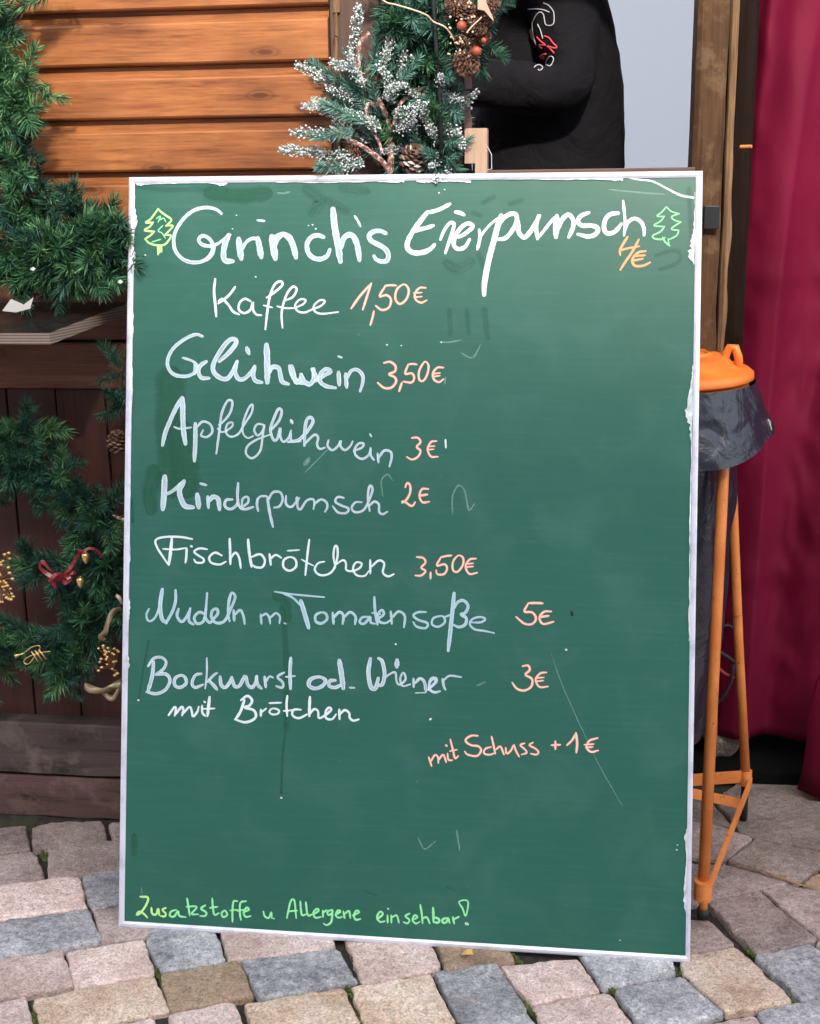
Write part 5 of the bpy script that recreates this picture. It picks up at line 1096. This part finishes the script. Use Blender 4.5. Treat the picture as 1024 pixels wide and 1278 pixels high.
# dried bunch at the top, beside the opening
YD = 2.30; bunch = empty('dried_bunch', onY(585, 40, YD), 'hanging bunch of dried cones, orange pods and cream berries beside the jacket', 'decoration')
q8 = lambda x, y, dy=0: onY(530+x/9.31, y/9.31, YD+dy)
for (x, y, s_, d) in ((490, 740, .95, (.6, -.6, -.3)), (470, 130, .8, (.2, -.8, .5)), (700, 190, .75, (.3, -.5, -.8)), (690, 430, .55, (.6, -.8, .1)), (540, 300, .7, (-.3, -.6, .4)), (330, 80, .6, (-.6, -.6, .4)), (640, 320, .6, (.5, -.7, -.4)), (560, 520, .6, (0, -1, -.2)), (800, 60, .5, (.7, -.4, .2)), (420, 480, .5, (-.4, -.9, 0))):
    cone(cmA, q8(x, y, rs.uniform(-.01, .02)), Vector(d), s_, parent=bunch)
for x, y, r_ in ((430, 300, .0085), (605, 595, .0085), (690, 470, .005)):
    q = MB(); q.ball((0, 0, 0), r_, 10, 8, (1, .9, .95)); o = link('dried_pod', mesh([v*(1+.12*noise.noise(v*300)) for v in q.v], q.f, True), M['redb'], bunch); o.matrix_parent_inverse = parent_world(bunch).inverted(); o.location = q8(x, y, -.025)
rb = random.Random(5)
for k in range(44):
    x = rb.choice((300, 340, 520, 560, 470, 390, 440))+rb.uniform(-60, 60); y = {300: 240, 340: 90, 520: 480, 560: 350, 470: 620, 390: 60, 440: 400}.get(300, 300)
    y = rb.choice((40, 110, 230, 290, 350, 470, 510, 600, 640))+rb.uniform(-40, 40); r_ = rb.uniform(.0012, .0024)
    q = MB(); q.ball((0, 0, 0), r_, 6, 5); o = link('berry', mesh(q.v, q.f, True), M['cream'], bunch); o.matrix_parent_inverse = parent_world(bunch).inverted(); o.location = q8(x, y, -.03+rb.uniform(0, .02))
q = MB(); q.add([q8(635, -60), q8(730, -60), q8(735, 60), q8(810, 230), q8(815, 270), q8(770, 220), q8(710, 150), q8(635, 135)]+[v+Vector((0, .006, 0)) for v in [q8(635, -60), q8(730, -60), q8(735, 60), q8(810, 230), q8(815, 270), q8(770, 220), q8(710, 150), q8(635, 135)]], [tuple(range(8))[::-1], tuple(range(8, 16))]+[(i, (i+1) % 8, 8+(i+1) % 8, 8+i) for i in range(8)])
o = q.build('bark_chip', M['block'], bunch); 
for v in o.data.vertices: v.co.y -= .032
q = MB(); q.tube(catmull([q8(*p, -.03) for p in ((490, 380), (560, 300), (640, 225), (665, 195))]), .0012, 5); q.build('stem', M['cream'], bunch)
q = MB(); c = W_(596, 8, 2.33)
for k in range(10): put_sprig(bunch, 'fird', onY(rs.uniform(560, 612), rs.uniform(-20, 60), 2.335), Vector((rs.uniform(-1, 1), -.3, rs.uniform(-1, 1))), .6)
# wreath ornaments
q5 = lambda x, y, dy=0: onY(x/4.917, 640+y/4.917, 2.285+dy)
bow = empty('red_bow', q5(380, 400), 'small shiny red ribbon bow on the dark wreath', 'bow')
def strip(pts, w_, nrm=Vector((0, -1, 0))):
    C = catmull(pts, 6); vs = []; 
    for i, c in enumerate(C):
        a = C[max(0, i-1)]; b = C[min(len(C)-1, i+1)]; t = (b-a).normalized(); s_ = t.cross(nrm).normalized()*w_/2; s_ += nrm*.35*w_*math.sin(i*.35); vs += [c+s_, c-s_]
    return vs, [(2*i, 2*i+1, 2*i+3, 2*i+2) for i in range(len(C)-1)]
for k, (pts, w_) in enumerate((([(380, 400, 0), (310, 350, -.01), (260, 300, -.006), (250, 340, 0), (320, 390, .002), (380, 400, 0)], .007), ([(380, 400, 0), (430, 340, -.012), (480, 260, -.008), (500, 230, 0), (470, 300, .004), (380, 400, 0)], .007), ([(380, 400, 0), (440, 370, -.012), (470, 365, -.004), (430, 400, .002), (380, 405, 0)], .006), ([(370, 405, 0), (330, 430, -.008), (345, 465, -.004)], .007), ([(385, 405, 0), (400, 430, -.01), (430, 410, -.012), (400, 385, -.01)], .007), ([(480, 270, 0), (540, 220, -.006), (600, 230, -.01), (625, 265, -.004), (590, 250, 0)], .005), ([(300, 420, -.01), (340, 380, -.014), (380, 375, -.014), (420, 400, -.01)], .006))):
    vs, fs = strip([q5(*p) for p in pts], w_*1.0); o = link('loop', mesh(vs, fs, True), M['red'], bow)
for (x, y), lab in (((527, 275), 'upper gold acorn bauble beside the red bow'), ((495, 425), 'lower gold acorn bauble beside the red bow')):
    q = MB(); c = q5(x, y, -.02); prof = [(r_*1.35, z_*1.3) for r_, z_ in ((0, .0075), (.003, .0075), (.0052, .0055), (.0056, .002), (.0048, -.003), (.003, -.0068), (.0006, -.0095))]; vs = []; n_ = 14
    for r_, z in prof:
        for i in range(n_): a = 2*math.pi*i/n_; vs.append(c+Vector((r_*math.cos(a), r_*math.sin(a), z)))
    q.add(vs, [(k*n_+i, (k+1)*n_+i, (k+1)*n_+(i+1) % n_, k*n_+(i+1) % n_) for k in range(len(prof)-1) for i in range(n_)])
    q.tube([c+Vector((0, 0, .006)), c+Vector((.001, 0, .012))], .0007, 5); tag(q.build('acorn_bauble', M['gold'], None, True), lab, 'bauble')
tr = empty('toy_trumpet', q5(200, 880), 'tiny gold toy trumpet hanging at the bottom of the wreath', 'ornament')
q = MB(); lp = catmull([q5(*p, -.02) for p in ((150, 860), (195, 825), (240, 815), (245, 835), (215, 880), (180, 925), (155, 925), (150, 905), (185, 880), (240, 860), (310, 850))], 5); q.tube(lp, .0011, 7); q.build('tube', M['gold'], tr, True)
q = MB(); a, b = q5(150, 862, -.02), q5(98, 878, -.02); q.tube([a, a.lerp(b, .5), a.lerp(b, .85), b], [.0011, .0018, .0034, .0052], 12); q.build('horn', M['gold'], tr, True)
for k in range(3):
    q = MB(); q.tube([q5(195+22*k, 850-6*k, -.022), q5(238+24*k, 915-8*k, -.022)], .0016, 7); q.build('valve', M['gold'], tr, True)
def berries(name, label, centers, lo, hi, mat_, stemto, seed):
    g = empty(name, q5(*stemto), label, 'decoration'); r = random.Random(seed)
    for (x, y) in centers:
        c = q5(x+r.uniform(-6, 6), y+r.uniform(-6, 6), -.012-r.random()*.012); rr_ = r.uniform(lo, hi)
        q = MB(); q.ball((0, 0, 0), rr_*1.15, 7, 6, (1.25, 1, .9)); o = link('berry', mesh(q.v, q.f, True), mat_, g); o.location = c
        q = MB(); q.tube([c, c.lerp(q5(*stemto), .45)+Vector((0, .008, 0)), q5(*stemto, .01)], .0006, 4); q.build('stem', M['twig'], g)
    return g
rb = random.Random(8)
berries('gold_berry_spray', 'gold berry cluster at the left side of the wreath', [(rb.uniform(-60, 60)+y*.10, 240+y) for y in range(0, 310, 7)], .0024, .0034, M['gold'], (-20, 420), 1)
berries('gold_berry_spray', 'pale gold berry cluster at the lower right of the wreath by the board', [(660+rb.uniform(-60, 70), 810+rb.uniform(0, 210)) for _ in range(26)], .0022, .0032, M['gold'], (690, 960), 2)
def ribbon(name, label, P_, w_, mat_):
    vs, fs = strip([q5(*p) for p in P_], w_); o = link(name, mesh(vs, fs, True), mat_); md = o.modifiers.new('t', 'SOLIDIFY'); md.thickness = .0008; tag(o, label, 'ribbon')
ribbon('gold_ribbon', 'pale gold ribbon leaf at the bottom right of the wreath', [(520, 1060, -.01), (570, 1085, -.02), (640, 1090, -.022), (700, 1065, -.016), (745, 1040, -.01)], .013, M['goldr'])
ribbon('gold_ribbon', 'pointed pale gold ribbon end below the berries beside the board', [(745, 1060, -.01), (720, 1110, -.016), (690, 1140, -.018), (650, 1120, -.014), (630, 1105, -.01)], .009, M['goldr'])
ribbon('mesh_ribbon', 'brown and silver mesh ribbon curling on the right of the wreath', [(745, 590, -.006), (700, 605, -.014), (665, 670, -.018), (650, 730, -.018), (620, 760, -.012), (650, 780, -.006)], .011, M['goldr'])
ribbon('gold_ribbon', 'small tan ribbon corner sticking out above the mesh ribbon', [(715, 505, -.004), (735, 525, -.008), (750, 560, -.004)], .006, M['cream'])
# frosted stub poking out by the frame
q = MB(); q.tube([onY(141, 643, 2.30), onY(150, 647, 2.28), onY(157, 649, 2.27)], [.0015, .003, .0035], 6); tag(q.build('frosted_twig', M['ftwig']), 'short frosted twig tip touching the left board frame', 'twig')

# ------------------------------------------------------------ person in the black jacket inside the stall
YPn = 2.93; cxp = onY(785, 150, YPn).x-.172; FZ = .22
person = empty('person', (cxp, YPn, FZ), 'person in black jacket with red and white sleeve logo, arm bent, inside the stall', 'person')
def skin_body(name, V, E, mat_, parent, sub=2, root=0, fold=0):
    me = bpy.data.meshes.new('s'); me.from_pydata([v[0] for v in V], E, []); o = bpy.data.objects.new(name, me); COL.objects.link(o)
    o.modifiers.new('skin', 'SKIN'); sd = me.skin_vertices[0].data if me.skin_vertices else me.attributes
    for i, v in enumerate(V): sd[i].radius = (v[1], v[2] if len(v) > 2 else v[1]); sd[i].use_root = (i == root)
    s_ = o.modifiers.new('sub', 'SUBSURF'); s_.levels = sub; s_.render_levels = sub
    dg = bpy.context.evaluated_depsgraph_get(); dg.update(); nm = bpy.data.meshes.new_from_object(o.evaluated_get(dg)); bpy.data.objects.remove(o)
    for p in nm.polygons: p.use_smooth = True
    if fold:
        for v in nm.vertices:
            c = v.co; f = noise.noise((c.x*9+c.z*11, c.y*8, c.z*5))*fold+noise.noise((c.x*22-c.z*14, c.y*16, c.z*20))*fold*.5; v.co = c+v.normal*f
    nm.materials.clear(); return link(name, nm, mat_, parent)
X, Y, Z = cxp, YPn, FZ
sh = onY(703, -8, 2.79); el = onY(716, 118, 2.74); wr_ = onY(560, 100, 2.72); hn = onY(530, 96, 2.71)
sh2 = Vector((X-.03, Y+.17, 1.70)); el2 = Vector((X-.06, Y+.22, 1.44)); wr2 = Vector((X-.28, Y+.10, 1.40)); hn2 = wr2+Vector((-.07, -.02, 0))
def bodyV(g):
    return [((X, Y, Z+.95), .125+g, .15+g), ((X-.005, Y, Z+1.10), .115+g, .14+g), ((X, Y, Z+1.26), .13+g, .15+g), ((X+.005, Y, Z+1.42), .12+g, .15+g)]
body = bodyV(0)+[((X-.01, Y, Z+1.56), .06), ((X-.03, Y, Z+1.64), .055), ((X-.05, Y, Z+1.73), .085, .075), ((X-.045, Y, Z+1.80), .075, .07),
   (tuple(sh), .05), (tuple(el), .04), (tuple(wr_), .027), (tuple(sh2), .05), (tuple(el2), .04), (tuple(wr2), .027),
   ((X, Y-.10, Z+.86), .085), ((X-.01, Y-.11, Z+.48), .055), ((X+.01, Y-.11, Z+.09), .038), ((X-.13, Y-.12, Z+.04), .03),
   ((X, Y+.10, Z+.86), .085), ((X-.01, Y+.11, Z+.48), .055), ((X+.01, Y+.11, Z+.09), .038), ((X-.13, Y+.12, Z+.04), .03)]
bE = [(0, 1), (1, 2), (2, 3), (3, 4), (4, 5), (5, 6), (6, 7), (3, 8), (8, 9), (9, 10), (3, 11), (11, 12), (12, 13), (0, 14), (14, 15), (15, 16), (16, 17), (0, 18), (18, 19), (19, 20), (20, 21)]
# hands join the arms: palm plus five fingers
for (wi, h0, sgn) in ((10, hn, 1), (13, hn2, -1)):
    b = len(body); w0 = Vector(body[wi][0]); d = (h0-w0).normalized(); s_ = Vector((0, 0, 1)); body.append((tuple(w0+d*.055), .026, .016)); bE.append((wi, b))
    for fi, (off, L_) in enumerate(((.026, .060), (.010, .072), (-.008, .068), (-.025, .052))):
        k0 = w0+d*.085+s_*off; n0 = len(body)
        body += [(tuple(k0), .0095), (tuple(k0+d*L_*.5+Vector((0, -.006*sgn, -.006))), .0085), (tuple(k0+d*L_*.9+Vector((0, -.018*sgn, -.020))), .007)]; bE += [(b, n0), (n0, n0+1), (n0+1, n0+2)]
    n0 = len(body); body += [(tuple(w0+d*.045+s_*.034+Vector((0, -.012*sgn, 0))), .0105), (tuple(w0+d*.085+s_*.052+Vector((0, -.022*sgn, 0))), .009)]; bE += [(b, n0), (n0, n0+1)]
skin_body('body', body, bE, M['skin'], person)
jk = bodyV(.035)+[((X+.005, Y, Z+1.53), .075), ((X-.012, Y, Z+1.585), .066), (tuple(sh), .078), (tuple(el), .066), (tuple(wr_), .043), (tuple(sh2), .078), (tuple(el2), .066), (tuple(wr2), .043)]
jk[0] = ((X, Y, Z+.90), .165, .185)
jE = [(0, 1), (1, 2), (2, 3), (3, 4), (4, 5), (3, 6), (6, 7), (7, 8), (3, 9), (9, 10), (10, 11)]
jacket = skin_body('jacket', jk, jE, M['jersey'], person, 3, fold=.007)
tv = [((X, Y, Z+.92), .14, .16), ((X, Y-.10, Z+.84), .10), ((X-.01, Y-.11, Z+.48), .075), ((X+.01, Y-.11, Z+.10), .06), ((X, Y+.10, Z+.84), .10), ((X-.01, Y+.11, Z+.48), .075), ((X+.01, Y+.11, Z+.10), .06)]
skin_body('trousers', tv, [(0, 1), (1, 2), (2, 3), (0, 4), (4, 5), (5, 6)], M['trouser'], person, 2)
HC = Vector((X-.05, Y, Z+1.77))
q = MB(); q.ball(HC+Vector((.018, 0, .02)), .105, 20, 14, (1.0, .82, 1.02)); hr = q.build('hair', M['hair'], person, True)
for v in hr.data.vertices:
    if v.co.x < HC.x-.045 and v.co.z < HC.z+.06: v.co.x = HC.x-.045+(v.co.x-HC.x)*.05
q = MB(); q.add([HC+Vector(v) for v in ((-.085, 0, .03), (-.082, -.014, -.012), (-.112, 0, -.008), (-.082, .014, -.012), (-.084, 0, -.02))], [(0, 1, 2), (0, 2, 3), (1, 4, 2), (2, 4, 3)]); q.build('nose', M['skin'], person, True)
for s_ in (-1, 1):
    q = MB(); q.ball(HC+Vector((.01, s_*.082, -.005)), .03, 8, 6, (.6, .3, 1)); q.build('ear', M['skin'], person, True)
    q = MB(); q.ball(HC+Vector((-.078, s_*.032, .015)), .012, 8, 6); q.build('eye', M['snow'], person, True)
q = MB(); q.tube([HC+Vector((-.072, -.024, -.048)), HC+Vector((-.082, 0, -.046)), HC+Vector((-.072, .024, -.048))], .004, 6); q.build('mouth', M['redb'], person, True)
bmj = bmesh.new(); bmj.from_mesh(jacket.data); bvh = BVHTree.FromBMesh(bmj)
def logo(strokes, wd, mat_, nm):
    inv = parent_world(person)@jacket.matrix_parent_inverse
    K = MB()
    for pts in strokes:
        C = catmull([Vector((640+x/12.78, y/12.78, 0)) for x, y in pts], 5); pp = []
        for c in C:
            hit = bvh.ray_cast(CO, ray(c.x, c.y).normalized())
            if hit[0] is not None: pp.append(hit[0]+hit[1]*.0012 if hit[1].dot(ray(c.x, c.y)) < 0 else hit[0]-hit[1]*.0012)
        if len(pp) > 1: K.tube(pp, wd, 5)
    if K.v: K.build(nm, mat_, jacket, True)
M['emb_w'] = mat('grey_white_embroidery', (.42, .42, .46), .7); M['emb_r'] = mat('red_embroidery', (.65, .05, .07), .7)
logo([[(250, 145), (400, 145), (500, 160), (590, 200)], [(495, 50), (580, 90), (650, 180), (665, 280), (660, 370), (610, 410), (535, 395), (515, 320), (495, 230), (450, 195), (400, 225), (350, 300), (320, 390), (330, 480), (345, 580), (375, 690), (385, 720)], [(405, 385), (450, 480), (490, 620)], [(600, 900), (545, 980), (550, 1040), (600, 1060), (650, 990), (655, 920), (600, 900)], [(340, 1085), (380, 1050), (440, 1045), (480, 1090), (430, 1130), (405, 1110)]], .0011, M['emb_w'], 'sleeve_lettering')
logo([[(395, 590), (450, 650), (530, 720), (480, 715), (430, 725), (480, 770)], [(510, 575), (590, 610), (650, 690), (705, 745), (680, 770), (560, 735), (600, 770), (670, 850)], [(440, 900), (490, 870), (540, 860)], [(460, 930), (510, 900), (500, 950)]], .0016, M['emb_r'], 'sleeve_lettering')
bmj.free()
